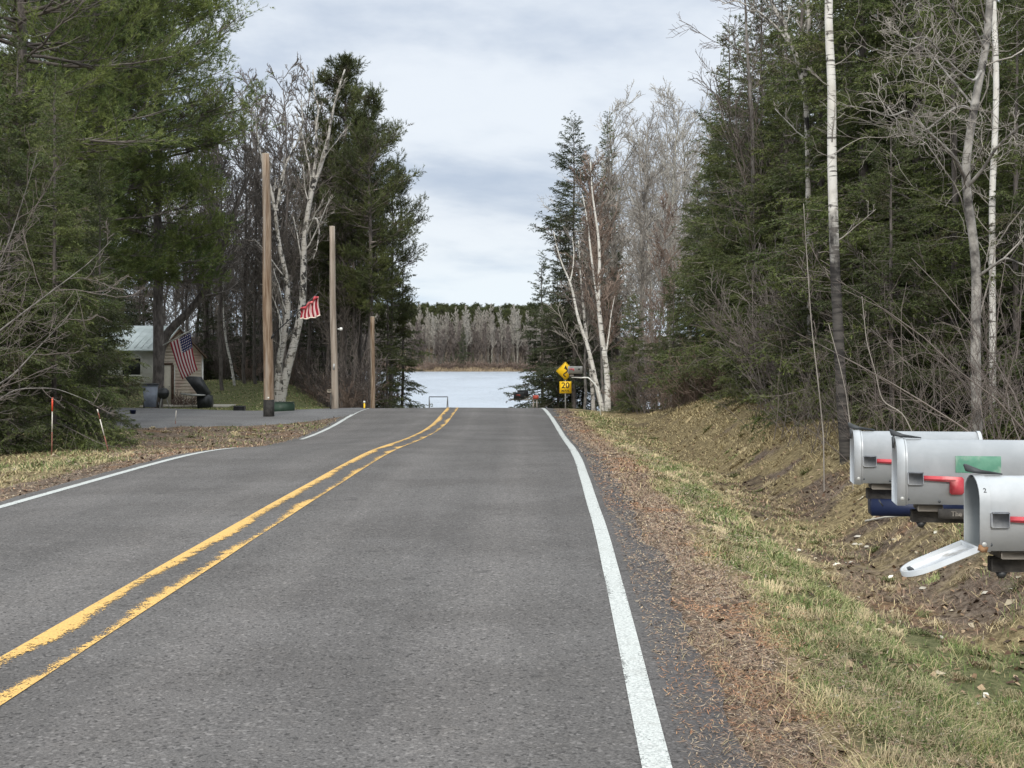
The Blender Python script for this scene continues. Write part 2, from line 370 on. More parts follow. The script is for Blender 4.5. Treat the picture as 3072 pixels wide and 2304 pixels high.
def water_material():
    m, nt, b = mat0('water', .12, 0, .5)
    b.inputs['Base Color'].default_value = (.38, .42, .47, 1)  # pale base colour stands in for part of the sky's reflection
    pos = nd(nt, 'ShaderNodeNewGeometry').outputs['Position']
    mp = nd(nt, 'ShaderNodeMapping', {'Vector': pos, 'Scale': (1, .35, 1)})
    n = nd(nt, 'ShaderNodeTexNoise', {'Vector': mp.outputs[0], 'Scale': .38, 'Detail': 6.0, 'Roughness': .7})
    n2 = nd(nt, 'ShaderNodeTexNoise', {'Vector': mp.outputs[0], 'Scale': .12, 'Detail': 3.0})
    h = math_(nt, 'MULTIPLY', n.outputs[0], mrange(nt, n2.outputs[0], .3, .7, .6, 1.2))
    bp = nd(nt, 'ShaderNodeBump', {'Height': h, 'Strength': 1.0, 'Distance': 1.9}); nt.links.new(bp.outputs[0], b.inputs['Normal'])
    b.inputs['Roughness'].default_value = .28
    return m
M['water'] = water_material()
M['grass'] = colmat('grass_blades', .8)
M['leaf'] = colmat('dead_leaves', .8)
M['galv'] = noisy('painted_galvanised_metal', (.40, .42, .435), (.48, .495, .51), 6, .45, .15, .5, third=(.40, .37, .32), tscale=3.2, bump=.12, bscale=9)
M['galv_in'] = noisy('bare_metal', (.24, .255, .26), (.31, .33, .335), 9, .5, .25, .5)
M['door_in'] = noisy('bright_tin', (.46, .47, .48), (.66, .67, .68), 7, .4, .3, .5, third=(.32, .30, .27), tscale=8, bump=.1, bscale=12)
M['mb_dark'] = noisy('dark_seam', (.03, .033, .036), (.07, .075, .08), 14, .6)
M['hold'] = noisy('grey_plastic', (.17, .18, .20), (.25, .26, .28), 30, .55, third=(.34, .35, .36), tscale=9)
M['flagred'] = noisy('faded_red_plastic', (.40, .04, .055), (.52, .08, .095), 12, .5, third=(.66, .22, .22), tscale=8)
M['rust'] = noisy('rust', (.12, .055, .025), (.30, .17, .09), 22, .9)
M['sticker'] = noisy('faded_green_sticker', (.075, .21, .145), (.13, .29, .205), 10, .6, third=(.36, .42, .36), tscale=7)
M['wood_w'] = noisy('weathered_wood', (.13, .115, .10), (.26, .235, .205), 9, .9, bump=.4, stretch=(.3, 1, 1))
M['wood_d'] = noisy('dark_wood', (.03, .028, .027), (.085, .078, .07), 9, .9, bump=.4)
M['black'] = noisy('black_metal', (.012, .013, .014), (.03, .032, .034), 7, .5, spec=.5)
M['bluep'] = noisy('blue_plastic', (.004, .008, .028), (.009, .016, .05), 5, .5)
M['pole_a'] = noisy('pole_wood_orange', (.13, .082, .050), (.29, .225, .165), 5.0, .85, bump=.3, stretch=(4, 4, .25), third=(.30, .26, .22), tscale=1.4)
M['pole_b'] = noisy('pole_wood_grey', (.20, .16, .125), (.33, .285, .24), 3.0, .85, bump=.3, stretch=(4, 4, .25), third=(.36, .30, .25), tscale=1.4)
M['pole_top'] = noisy('sawn_wood', (.42, .36, .28), (.55, .48, .39), 10, .8)
M['tar'] = noisy('tar', (.012, .011, .010), (.035, .032, .03), 9, .7)
M['yellow'] = noisy('yellow_sheeting', (.93, .56, .012), (.96, .62, .02), 4, .45, spec=.5)
M['ink'] = noisy('black_sign_ink', (.012, .011, .010), (.022, .02, .02), 4, .6)
M['steel'] = noisy('galvanised_post', (.30, .30, .29), (.42, .42, .40), 9, .5, .3)
M['siding'] = noisy('tan_siding', (.74, .64, .53), (.84, .74, .63), 3, .8, bump=.15, third=(.66, .50, .42), tscale=1.3)
M['doorp'] = noisy('cream_door', (.50, .46, .37), (.60, .55, .45), 3, .7)
M['brown'] = noisy('brown_trim', (.075, .045, .03), (.13, .085, .06), 9, .8)
M['shingle'] = noisy('tan_shingles', (.22, .18, .12), (.36, .31, .22), 14, .9, bump=.4)
M['metalroof'] = noisy('pale_metal_roof', (.42, .47, .46), (.54, .59, .58), 1.5, .5, .1)
M['whitewall'] = noisy('white_wall', (.68, .67, .62), (.80, .79, .74), 2, .8)
M['bin'] = noisy('grey_blue_plastic', (.17, .19, .23), (.22, .245, .29), 4, .55)
M['gbox'] = noisy('green_box', (.018, .038, .026), (.030, .055, .038), 5, .55)
M['conc'] = noisy('concrete', (.34, .31, .26), (.46, .43, .37), 5, .9, bump=.2)
M['wire'] = noisy('wire', (.10, .10, .10), (.2, .2, .2), 5, .5)
M['stake_r'] = noisy('orange_tape', (.60, .06, .03), (.72, .12, .06), 8, .6)
M['stake_w'] = noisy('white_stake', (.50, .46, .40), (.66, .62, .56), 8, .7)
M['stake_b'] = noisy('rusty_stake', (.16, .06, .045), (.28, .12, .09), 8, .8)
M['redp'] = noisy('red_plastic', (.30, .05, .035), (.42, .09, .06), 6, .6)
M['lamp'] = noisy('white_porcelain', (.62, .62, .58), (.74, .74, .70), 6, .4)

# ------------------------------------------------------------------ road and terrain heights
_y = np.arange(-60, 260, .25)
def smooth(tab, sig=1.2):
    t = np.array(tab, float); v = np.interp(_y, t[:, 0], t[:, 1]); k = np.exp(-.5*(np.arange(-24, 25)*.25/sig)**2); k /= k.sum()
    return np.convolve(np.pad(v, 24, 'edge'), k, 'valid')
_zc = CZ-smooth([(-60, 1.66), (5, 1.65), (7.3, 1.625), (10, 1.59), (12.5, 1.565), (18, 1.55), (21, 1.545), (23.5, 1.585), (28.4, 1.735), (33, 1.83), (37.3, 1.86), (43, 1.82), (48.5, 1.81), (52, 1.96), (55, 2.12), (60, 2.40), (70, 3.1), (85, 4.2), (100, 5.1), (115, 5.7), (260, 8.5)])
_xc = smooth([(-60, -4.6), (5.5, -2.62), (10, -2.46), (12.5, -2.38), (16.7, -2.29), (20.5, -2.19), (28, -2.08), (37, -1.98), (49, -2.08), (60, -2.7), (80, -5.5), (260, -60)], 2.0)
_ld = smooth([(-60, 0), (22, 0), (25, .02), (29, .15), (33, .16), (40, .05), (45, -.03), (50, .02), (60, 0), (260, 0)], 1.5)
def zc(y): return np.interp(y, _y, _zc)
def xc(y): return np.interp(y, _y, _xc)
LR, LL = 3.2, 3.0
def zroad(x, y):
    s = (np.asarray(x, float)-xc(y)); return zc(y)-np.interp(y, _y, _ld)*np.clip(-s/3.0, 0, 1)-.02*np.abs(s)/3
_pr = np.array([(0, 0), (.3, -.03), (1.0, -.07), (1.5, -.18), (2.15, -.47), (2.8, -.52), (3.6, -.22), (4.4, 0), (400, 0)])
_pl = np.array([(0, 0), (.3, -.04), (1.2, -.09), (3, -.12), (6, -.06), (400, 0)])
def H(x, y, under=True, rough=True):
    x = np.asarray(x, float); y = np.asarray(y, float)
    zr = zroad(np.clip(x, xc(y)-3.4, xc(y)+3.5), y); dr = x-(xc(y)+LR); dl = (xc(y)-LL)-x
    shore = ss(88, 116, y)
    # right
    amp = np.interp(y, [0, 32, 46, 60], [1, 1, .3, .2]); bank = np.interp(y, [0, 12, 20, 30, 35, 40, 46, 60], [.34, .38, .40, .46, .74, .58, .0, -.05])
    plr = CZ-np.interp(y, [-60, 20, 40, 50, 60, 70, 88], [1.6, 1.55, 1.75, 1.9, 2.4, 3.0, 4.2]); plr = plr*(1-shore)+(CZ-6.2)*shore
    s = ss(2.5, 7, dr); right = (zr*(1-s)+plr*s)+np.interp(dr, _pr[:, 0], _pr[:, 1])*amp+bank*ss(2.7, 4.4, dr)*(1-shore)+.25*ss(7, 20, dr)*(1-shore)
    pll = CZ-np.interp(y, [-60, 0, 25, 34, 42, 50, 58, 88], [1.7, 1.7, 1.75, 1.80, 1.87, 1.97, 2.12, 2.3]); pll = pll*(1-shore)+(CZ-6.2)*shore
    s2 = ss(1.0, 4.5, dl); s2 = s2*np.interp(y, [0, 46, 52], [1, 1, 1])
    mound = .95*np.exp(-((x+15.5)/6.5)**2-((y-71)/7.5)**2)+.35*np.exp(-((x+9)/4)**2-((y-66)/6)**2)
    left = (zr*(1-s2)+pll*s2)+np.interp(dl, _pl[:, 0], _pl[:, 1])*np.interp(y, [0, 30, 36, 60], [1, 1, .3, .3])+mound*s2
    h = np.where(dr > 0, right, np.where(dl > 0, left, zr))
    far = np.interp(y, [0, 116, 135, 440, 452, 475, 560, 640, 1500], [0, 0, -4, -4, 2.3, 2.9, 9.5, 15.5, 17])
    base_far = (CZ-6.2)+far
    h = np.where(y > 116, base_far, h)
    e = ss(.15, .8, np.maximum(dr, dl))
    if rough:
        h = h+e*((fbm(x, y, 1.6, 3)-.5)*.10+(fbm(x, y, .35, 9, 2)-.5)*.035)*np.interp(np.maximum(dr, dl), [0, 2, 30], [.4, 1, 1])
    if under: h = h-.06*(1-ss(-.10, .22, np.maximum(dr, dl)))
    return h
def Hs(x, y): return float(H(np.array([x]), np.array([y]))[0])
def G(u, v):                          # where on the ground the spot seen at (u, v) lies
    D = np.arange(4.0, 60, .02); x = (u-CX)/F*D; k = np.nonzero(CZ-(v-HY)/F*D <= H(x, D))[0]; i = k[0] if len(k) else -1
    return float(x[i]), float(D[i])
DN = np.array([(-4.6, 44.2), (-5.6, 41.3), (-6.6, 39.4), (-9.4, 35.0), (-13, 32.0), (-20, 30.0), (-30, 29)])
DF = np.array([(-4.6, 48.2), (-5.6, 48.0), (-7.0, 47.6), (-10.7, 49.6), (-14, 53.2), (-20, 55), (-30, 55)])
def in_drive(x, y, pad=0.0):
    xs = -np.asarray(x, float)
    return (xs > 4.8) & (y > np.interp(xs, -DN[:, 0], DN[:, 1])-pad) & (y < np.interp(xs, -DF[:, 0], DF[:, 1])+pad)
def zones(x, y):
    x = np.asarray(x, float); y = np.asarray(y, float)
    dr = x-(xc(y)+LR); dl = (xc(y)-LL)-x
    n = fbm(x, y, 1.1, 21)-.5; n2 = fbm(x, y, 3.0, 33)-.5; j = n*.9
    def band(a, b, d, f=.25): return ss(a-f, a+f, d)*(1-ss(b-f, b+f, d))
    near = 1-ss(6.2, 7.2, y+n2)
    dirt = np.where(dr > 0, band(-.5, .88, dr+j*.7)+  .72*band(1.95, 3.5, dr+j*.8, .3)*ss(9.6, 10.8, y+n)*(1-ss(14, 19, y))+.5*band(2.2, 3.6, dr+j)*ss(15, 18, y)*(1-ss(24, 30, y))*ss(-.1, .1, n)+near*ss(1.5, 1.9, dr+j)*ss(-.12, .02, n2)*.8+.5*ss(.08, .2, n)*(dr > 1)*(dr < 4.5), 0)
    green = np.where(dr > 0, band(.98, np.interp(y, [4, 7, 9, 11, 14, 20, 45], [2.2, 3.6, 3.4, 2.1, 1.75, 1.55, 1.5]), dr+j*.6)*np.interp(y, [4, 6.5, 8, 18, 25, 50], [.6, .7, .9, .8, .5, .4])*(.7+.9*(n+.25))+.70*band(1.5, 2.9, dr+j)*ss(11, 15, y)*(.75+n)+.5*band(3.0, 4.3, dr+j)*(1-ss(12, 16, y))*(.8+n), 0)
    litter = np.where(dr > 0, ss(4.6, 5.8, dr+j)*np.interp(y, [4, 40, 50], [.8, .7, 1.0])+.50*band(1.75, 3.4, dr+j*.6)*ss(10, 14, y)*(.7+n), 0)
    dl_d = np.interp(y, [4, 12, 22, 27, 33, 40, 50], [.9, .9, 1.2, 3.0, 6.0, 8.0, 1.5])
    dirt = np.where(dl > 0, band(-.5, 1, (dl+j*.5)/dl_d, .2), dirt)
    green = np.where(dl > 0, np.where(y < 27, band(1.0, 4.2, dl+j)*(.38+.9*n), .25+n), green)
    litter = np.where(dl > 0, ss(3.4, 4.6, dl+j)*(1-ss(30, 34, y)), litter)
    lawn = (dl > 0)*(x < -5)*ss(49, 51, y+n*2)*(1-ss(74, 78, y))*(1-in_drive(x, y))
    green = np.maximum(green, lawn*(.75+.6*n)); litter = np.where(dl > 0, np.maximum(litter, ss(74, 78, y)), litter)
    forest = ((y > 60) & (dr > 0))*1.0; litter = np.maximum(litter, forest)
    litter = np.maximum(litter, (y > 116)*.75); green = green*(1-litter)
    return np.clip(dirt*(1-litter), 0, 1), np.clip(green, 0, 1), np.clip(litter, 0, 1)

def grid(xs, ys, zf, zoff=0.0):
    X, Y = np.meshgrid(xs, ys); Z = zf(X, Y)+zoff; ny, nx = X.shape
    V = np.stack([X, Y, Z], -1).reshape(-1, 3); i = np.arange(ny-1)[:, None]*nx+np.arange(nx-1)[None]
    return X, Y, V, np.stack([i, i+1, i+1+nx, i+nx], -1).reshape(-1, 4)
gx = np.concatenate([np.arange(-460, -40, 20), np.arange(-40, -9, .6), np.arange(-9, 9, .12), np.arange(9, 40, .6), np.arange(40, 461, 20)])
gy = np.concatenate([np.arange(-30, 3, 1.0), np.arange(3, 30, .15), np.arange(30, 62, .3), np.arange(62, 120, 1.5), np.arange(120, 440, 20), np.arange(440, 640, 4), np.arange(640, 1500, 60)])
X, Y, V, Fq = grid(gx, gy, H)
a, b, c = zones(X.ravel(), Y.ravel())
mb = MB(); mb.faces(V, Fq, 0, np.stack([a, b, c], 1)); tag(mb.build('ground', M['ground'], smooth=True), kind='structure')
mb = MB(); mb.faces([(-460, 95, CZ-5.03), (460, 95, CZ-5.03), (460, 455, CZ-5.03), (-460, 455, CZ-5.03)], [(0, 1, 2, 3)]); tag(mb.build('water', M['water']), kind='structure')
# road sheet
ry = np.concatenate([np.arange(-25, 60, .25), np.arange(60, 96, 1)]); rs = np.array([-3.22, -3.1, -2.4, -1.9, -1.2, -.7, 0, .5, .8, 1.2, 1.9, 2.3, 2.9, 3.2, 3.45, 3.55])
Vr = []; Cr = []
for yy in ry:
    for i, s_ in enumerate(rs):
        s2 = s_
        if i == 0: s2 = s_-.06*(float(vn(yy, 0, .5, 4)))-.05
        if i == len(rs)-1: s2 = s_+.16*(float(vn(yy, 3, .7, 5))-.3)+.06*(float(vn(yy, 7, .25, 6)))
        x_ = float(xc(yy))+s2; Vr.append((x_, yy, float(zroad(x_, yy))+(.004 if 0 < i < len(rs)-1 else -.012)))
        tr = max(math.exp(-((abs(s_-1.6)-.75)/.28)**2), math.exp(-((abs(s_+1.5)-.75)/.28)**2))
        Cr.append((tr, max(0, min(1, (s_-3.25)/.2)), 0))
nx = len(rs); i = np.arange(len(ry)-1)[:, None]*nx+np.arange(nx-1)[None]
mb = MB(); mb.faces(Vr, np.stack([i, i+1, i+1+nx, i+nx], -1).reshape(-1, 4), 0, np.array(Cr)); tag(mb.build('road', M['asphalt'], smooth=True), kind='structure')
def stripe(off, wd, y0, y1, wear, jit=.008, seed=0):
    V = []; C = []; ys = np.arange(y0, y1, .2); n = len(wear)
    for yy in ys:
        for k in range(n):
            s_ = off+wd*(k/(n-1)-.5); e = (float(vn(yy, seed, 1.3, 8+seed))-.5)*jit*2
            x_ = float(xc(yy))+s_+e; V.append((x_, yy, float(zroad(x_, yy))+.009)); C.append((wear[k]*(.35+1.3*float(vn(yy, seed+9, .8, 12))), 0, 0))
    i = np.arange(len(ys)-1)[:, None]*n+np.arange(n-1)[None]
    return V, np.stack([i, i+1, i+1+n, i+n], -1).reshape(-1, 4), C
for nm, parts, mt in (('right_edge_line', [(LR, .122, -20, 75, [.35, .12, .12, .35])], 'white_line'),
                      ('left_edge_line', [(-LL, .115, -20, 25.6, [.35, .12, .12, .35]), (-LL, .115, 32.6, 75, [.35, .12, .12, .35])], 'white_line'),
                      ('yellow_centre_lines', [(-.115, .17, -20, 75, [.12, .14, .20, .34, .55, 1.0]), (.115, .17, -20, 75, [1.05, .85, .60, .38, .25, .16])], 'yellow_line')):
    mb = MB()
    for q, (o_, w_, y0, y1, wr) in enumerate(parts):
        V, Fc, C = stripe(o_, w_, y0, y1, wr, .004, q+3); mb.faces(V, Fc, 0, C)
    tag(mb.build(nm, M[mt], smooth=True), kind='structure')
# driveway sheet
V = []; na = 60; nc = 26
for ia in range(na):
    xs_ = 4.75+(ia/(na-1))**1.4*25; y0 = np.interp(xs_, -DN[:, 0], DN[:, 1]); y1 = np.interp(xs_, -DF[:, 0], DF[:, 1])
    for ic in range(nc):
        t = ic/(nc-1); yy = y0*(1-t)+y1*t+((float(vn(xs_, ic, .6, 40))-.5)*.15 if ic in (0, nc-1) else 0)
        V.append((-xs_, yy, float(H(-xs_, yy, rough=False))+(.055 if 0 < ic < nc-1 else -.03)))
i = np.arange(na-1)[:, None]*nc+np.arange(nc-1)[None]
mb = MB(); mb.faces(V, np.stack([i, i+1, i+1+nc, i+nc], -1).reshape(-1, 4)); tag(mb.build('driveway', M['drive'], smooth=True), kind='structure')

# ------------------------------------------------------------------ tree growing
def unit(v): return v/(np.linalg.norm(v, axis=-1, keepdims=True)+1e-9)
def at_t(Pt, idx, t):
    n = Pt.shape[1]; f = t*(n-1); i = np.clip(np.floor(f).astype(int), 0, n-2); fr = (f-i)[:, None]
    return Pt[idx, i]*(1-fr)+Pt[idx, i+1]*fr, unit(Pt[idx, i+1]-Pt[idx, i]), i, fr[:, 0]
def grow(r, Pt, Rd, cnt, t0, t1, ang, lf, n=5, wob=.15, up=0.0, rf=.55, rmin=.003, planar=False, lt=.6, L=None, angj=.25):
    m = len(Pt)
    if m == 0: return Pt, Rd
    idx = np.repeat(np.arange(m), cnt); k = len(idx); t = t0+(t1-t0)*((np.tile(np.arange(cnt), m)+r.random(k))/cnt)
    b, T, i, fr = at_t(Pt, idx, t)
    rad = Rd[idx, i]*(1-fr)+Rd[idx, i+1]*fr
    pl = np.linalg.norm(np.diff(Pt, axis=1), axis=2).sum(1)[idx]
    if planar:
        A = unit(np.cross(T, np.array([0, 0, 1.0])))*np.where(r.random(k) < .5, -1, 1)[:, None]+r.normal(0, .22, (k, 3))
        A = unit(A-(A*T).sum(1, keepdims=True)*T)
    else: A = unit(np.cross(T, r.normal(0, 1, (k, 3))))
    an = (ang+r.normal(0, angj, k))[:, None]
    d = unit(np.cos(an)*T+np.sin(an)*A)
    Ln = (pl*lf if L is None else L)*(1-lt*t)*r.uniform(.55, 1.25, k); st = (Ln/(n-1))[:, None]
    pts = [b]
    for q in range(n-1):
        d = unit(d+r.normal(0, wob, (k, 3))+np.array([0, 0, up])); pts.append(pts[-1]+d*st)
    r0 = np.maximum(rad*rf, rmin*1.2); Rn = np.maximum(r0[:, None]*np.linspace(1, .25, n)[None], rmin)
    return np.stack(pts, 1), Rn
def spikes(r, Pt, sp, ln, wd, a, t0=0.0, aj=.3):
    if len(Pt) == 0: return np.zeros((0, 3, 3))
    L = np.linalg.norm(np.diff(Pt, axis=1), axis=2).sum(1); K = np.floor(L*(1-t0)/sp+r.random(len(L))).astype(int)
    idx = np.repeat(np.arange(len(L)), K); k = len(idx); t = t0+(1-t0)*r.random(k)
    b, T, _, _ = at_t(Pt, idx, t); A = unit(np.cross(T, r.normal(0, 1, (k, 3)))); an = (a+r.normal(0, aj, k))[:, None]
    d = np.cos(an)*T+np.sin(an)*A; s_ = unit(np.cross(d, r.normal(0, 1, (k, 3))))*wd/2; tip = b+d*(ln*r.uniform(.6, 1.25, k))[:, None]
    return np.stack([b-s_, b+s_, tip], 1)
def trunk_path(r, Hh, n=22, wob=.02, lean=(0, 0)):
    z_ = np.linspace(0, 1, n); x_ = np.cumsum(r.normal(0, wob, n))*Hh/n*2; y_ = np.cumsum(r.normal(0, wob, n))*Hh/n*2
    return np.stack([x_-x_[0]+lean[0]*z_*Hh, y_-y_[0]+lean[1]*z_*Hh, z_*Hh-.25*(1-z_)], -1)[None]

def spruce(seed, Hh, R, q=1.0, t_low=.05, pw=.8, nk='n_spruce', sparse=0.0, r0=None, droop=.35, wdead=True):
    """q = fineness of the needles: 1 for near trees, 2.. for far ones"""
    r = np.random.default_rng(seed); tr = trunk_path(r, Hh, 24, .012); r0 = r0 or Hh*.0085
    tR = (r0*(1-np.linspace(0, 1, 24))**.85+.008)[None]
    nb = int(Hh*21*(1-sparse)/q**.15); t = t_low+(.985-t_low)*((np.arange(nb)+r.random(nb))/nb)**.92
    L = R*((1-t)**pw)*r.uniform(.55, 1.15, nb)*(.80+.35*np.sin(t*Hh*2.1+seed)*r.random(nb))+.10
    L *= np.where(t < t_low+.08, .75, 1); a = r.uniform(0, 2*np.pi, nb); L = L*(1+.18*np.sin(a*2+seed))
    el = np.interp(t, [0, .5, .9, 1], [-.20, .02, .55, 1.1])+r.normal(0, .10, nb)
    s_ = np.linspace(0, 1, 7)[None]; b, _, _, _ = at_t(tr, np.zeros(nb, int), t)
    hz = s_*L[:, None]; vz = L[:, None]*(np.tan(el)[:, None]*s_-(droop*(1-t))[:, None]*s_**2+(.28*(1-t))[:, None]*s_**3.5)
    wv = r.normal(0, .03, (nb, 7))*L[:, None]*s_
    Bp = b[:, None, :]+np.stack([np.cos(a)[:, None]*hz-np.sin(a)[:, None]*wv, np.sin(a)[:, None]*hz+np.cos(a)[:, None]*wv, vz], -1)
    Br = np.clip(L*.012, .004, .03)[:, None]*np.linspace(1, .25, 7)[None]
    trunk = MB(); trunk.tubes(tr, tR, 8)
    wood = MB(); wood.tubes(Bp, Br, 3)
    fol = []; sp = .021*q; ln = .062*q**.5; wd = .019*q**.8
    for lo, hi, cnt in ((1.1, 99, 24), (.6, 1.1, 15), (0, .6, 7)):
        k = (L >= lo) & (L < hi)
        if k.sum() == 0: continue
        l2, r2 = grow(r, Bp[k], Br[k], max(3, int(cnt/q**.35)), .12, 1.0, .95, .62, 4, .10, -.10, planar=True, lt=.62, rmin=.003)
        l3, _ = grow(r, l2, r2, 3, .15, .95, .8, .5, 3, .1, -.1, planar=True, lt=.5, rmin=.003)
        wood.tubes(l2, r2, 3)
        fol += [spikes(r, l2, sp, ln, wd, .75), spikes(r, l3, sp, ln, wd, .75), spikes(r, Bp[k], sp*1.3, ln*1.1, wd, .7, .45)]
    crown = MB(); crown.tris(np.concatenate(fol), 0)
    # crown's wood and needles share one mesh
    w_ = wood; crown.v += w_.v; crown.l += [l+crown.n for l in w_.l]; crown.t += w_.t; crown.m += [x+1 for x in w_.m]; crown.c += w_.c; crown.n += w_.n
    return [('trunk', trunk.mesh('trunk', M['b_dark'], True)), ('crown', crown.mesh('crown', [M[nk], M['t_dark']]))]
def join_mb(A, B, madd):
    A.l += [l+A.n for l in B.l]; A.v += B.v; A.t += B.t; A.m += [x+madd for x in B.m]; A.c += B.c; A.n += B.n
    return A
def pine(seed, Hh, R, q=1.0, t_low=.25, nk='n_pine', prof=((0, .7), (.45, 1), (.8, .62), (1, .12)), el0=.12, tr=None, r0=None, nbm=7.0, long=None, bark='b_dark', clump=1.0, pt0=.10):
    r = np.random.default_rng(seed); tr = trunk_path(r, Hh, 24, .02) if tr is None else tr; r0 = r0 or Hh*.0115
    tR = (r0*(1-np.linspace(0, 1, tr.shape[1]))**.8+.015)[None]
    nb = int(Hh*nbm*(1-t_low)*1.3); t = t_low+(.98-t_low)*((np.arange(nb)+r.random(nb)*.6)/nb)
    pf = np.array(prof); L = R*np.interp((t-t_low)/(1-t_low), pf[:, 0], pf[:, 1])*r.uniform(.6, 1.15, nb); a = r.uniform(0, 2*np.pi, nb)
    el = np.interp(t, [0, .5, .9, 1], [-.10+el0*.3, el0, .6, 1.0])+r.normal(0, .12, nb)
    s_ = np.linspace(0, 1, 8)[None]; b, _, _, _ = at_t(tr, np.zeros(nb, int), t)
    hz = s_*L[:, None]; vz = L[:, None]*(np.tan(el)[:, None]*s_-.16*s_**2+.22*s_**3); wv = np.cumsum(r.normal(0, .035, (nb, 8)), 1)*L[:, None]
    Bp = b[:, None, :]+np.stack([np.cos(a)[:, None]*hz-np.sin(a)[:, None]*wv, np.sin(a)[:, None]*hz+np.cos(a)[:, None]*wv, vz], -1)
    Br = np.clip(L*.016, .01, .07)[:, None]*np.linspace(1, .25, 8)[None]
    trunk = MB(); trunk.tubes(tr, tR, 9)
    wood = MB(); wood.tubes(Bp, Br, 4)
    l2, r2 = grow(r, Bp, Br, 18, pt0, 1.0, .85, .56, 5, .12, .10, planar=True, lt=.45, rmin=.006)
    l3, r3 = grow(r, l2, r2, 6, .2, 1.0, .7, .42, 4, .12, .10, planar=False, lt=.35, rmin=.004, L=.46*clump)
    wood.tubes(l2, r2, 3)
    fol = [spikes(r, l3, .0075*q, .115*q**.35, .0125*q**.8, .62, .30, .25), spikes(r, l2, .02*q, .11*q**.35, .0125*q**.8, .62, .6)]
    crown = MB(); crown.tris(np.concatenate(fol), 0); join_mb(crown, wood, 1)
    return [('trunk', trunk.mesh('trunk', M[bark], True)), ('crown', crown.mesh('crown', [M[nk], M['t_dark']]))]
def bare(seed, Hh, q=1.0, paths=None, radii=None, bark='b_grey', twig='t_brown', t0=.35, nl=26, spread=.36, ang=.75, nb=9, ntw=7, rm=.0045, up=.10, wob=.13, r0=None, limb_mat=None, lt=.75, ksides=7, curl=0.0, lrf=.30, l2f=.42, l3f=.5, npt=(7, 5, 4)):
    """leafless tree: trunk(s), limbs, branches and twigs"""
    r = np.random.default_rng(seed)
    if paths is None:
        tr = trunk_path(r, Hh, 20, .035, (r.normal(0, .03), r.normal(0, .03))); r0 = r0 or Hh*.0085
        tl = [(tr, (r0*(1-np.linspace(0, 1, 20))**.8+.01)[None], 1.0)]
    else: tl = [(np.array(p)[None], np.array(rr)[None], f) for p, rr, f in paths]
    trunk = MB(); crown = MB()
    for tp, tR, f in tl:
        trunk.tubes(tp, tR, ksides)
        n1 = max(2, int(nl*f)); tt = t0 if paths is None or f >= 1 else .1
        l1, r1 = grow(r, tp, tR, n1, tt, .98, ang, spread, npt[0], wob, up, lrf, rm*1.8, lt=lt)
        l2, r2 = grow(r, l1, r1, nb, .2, 1.0, .7, l2f, npt[1], wob*1.2, up*.7, .5, rm*1.25, lt=.45)
        l3, r3 = grow(r, l2, r2, ntw, .15, 1.0, .6, l3f, npt[2], wob*1.3, up*.7+curl, .5, rm, lt=.4)
        crown.tubes(l1, r1, 4 if q < 2 else 3, 1 if limb_mat else 0); crown.tubes(l2, r2, 3); crown.tubes(l3, r3, 3)
    return [('trunk', trunk.mesh('trunk', M[bark], True)), ('crown', crown.mesh('crown', [M[twig]]+([M[limb_mat]] if limb_mat else [])))]
def shrub(seed, Hh, W, ns=26, twig='t_brown', rm=.004, lean=.5, nb=6, ntw=5):
    r = np.random.default_rng(seed); n = 7; a = r.uniform(0, 2*np.pi, ns); el = r.uniform(.1, lean, ns)
    b = np.stack([r.normal(0, W*.18, ns), r.normal(0, W*.18, ns), np.full(ns, -.12)], 1)
    d = np.stack([np.cos(a)*np.sin(el), np.sin(a)*np.sin(el), np.cos(el)], 1); L = Hh*r.uniform(.5, 1.1, ns); pts = [b]
    for k in range(n-1):
        d = unit(d+r.normal(0, .10, (ns, 3))+np.array([0, 0, -.02])); pts.append(pts[-1]+d*(L/(n-1))[:, None])
    Pt = np.stack(pts, 1); Rd = np.maximum((Hh*.004*r.uniform(.5, 1.3, ns))[:, None]*np.linspace(1, .3, n)[None], rm)
    l2, r2 = grow(r, Pt, Rd, nb, .25, 1, .55, .38, 5, .14, .05, .6, rm, lt=.5)
    l3, r3 = grow(r, l2, r2, ntw, .2, 1, .6, .45, 4, .16, .03, .6, rm, lt=.4)
    s = MB(); s.tubes(Pt, Rd, 4); c = MB(); c.tubes(l2, r2, 3); c.tubes(l3, r3, 3)
    return [('stem', s.mesh('stems', M[twig])), ('twigs', c.mesh('twigs', M[twig]))]
def place(name, proto, x, y, label, cat, group=None, sc=1.0, rz=None, z_=None, lean=(0, 0), far=False):
    z0 = Hs(x, y) if z_ is None else z_
    o = thing(name, label, cat, (x, y, z0), 0, group)
    o.rotation_euler = (lean[0], lean[1], random.uniform(0, 6.28) if rz is None else rz)
    o.scale = (sc, sc, sc) if not isinstance(sc, tuple) else sc
    for nm, me in proto: link(nm, me, o)
    return o
def pu(u, D): return (u-CX)/F*D, D
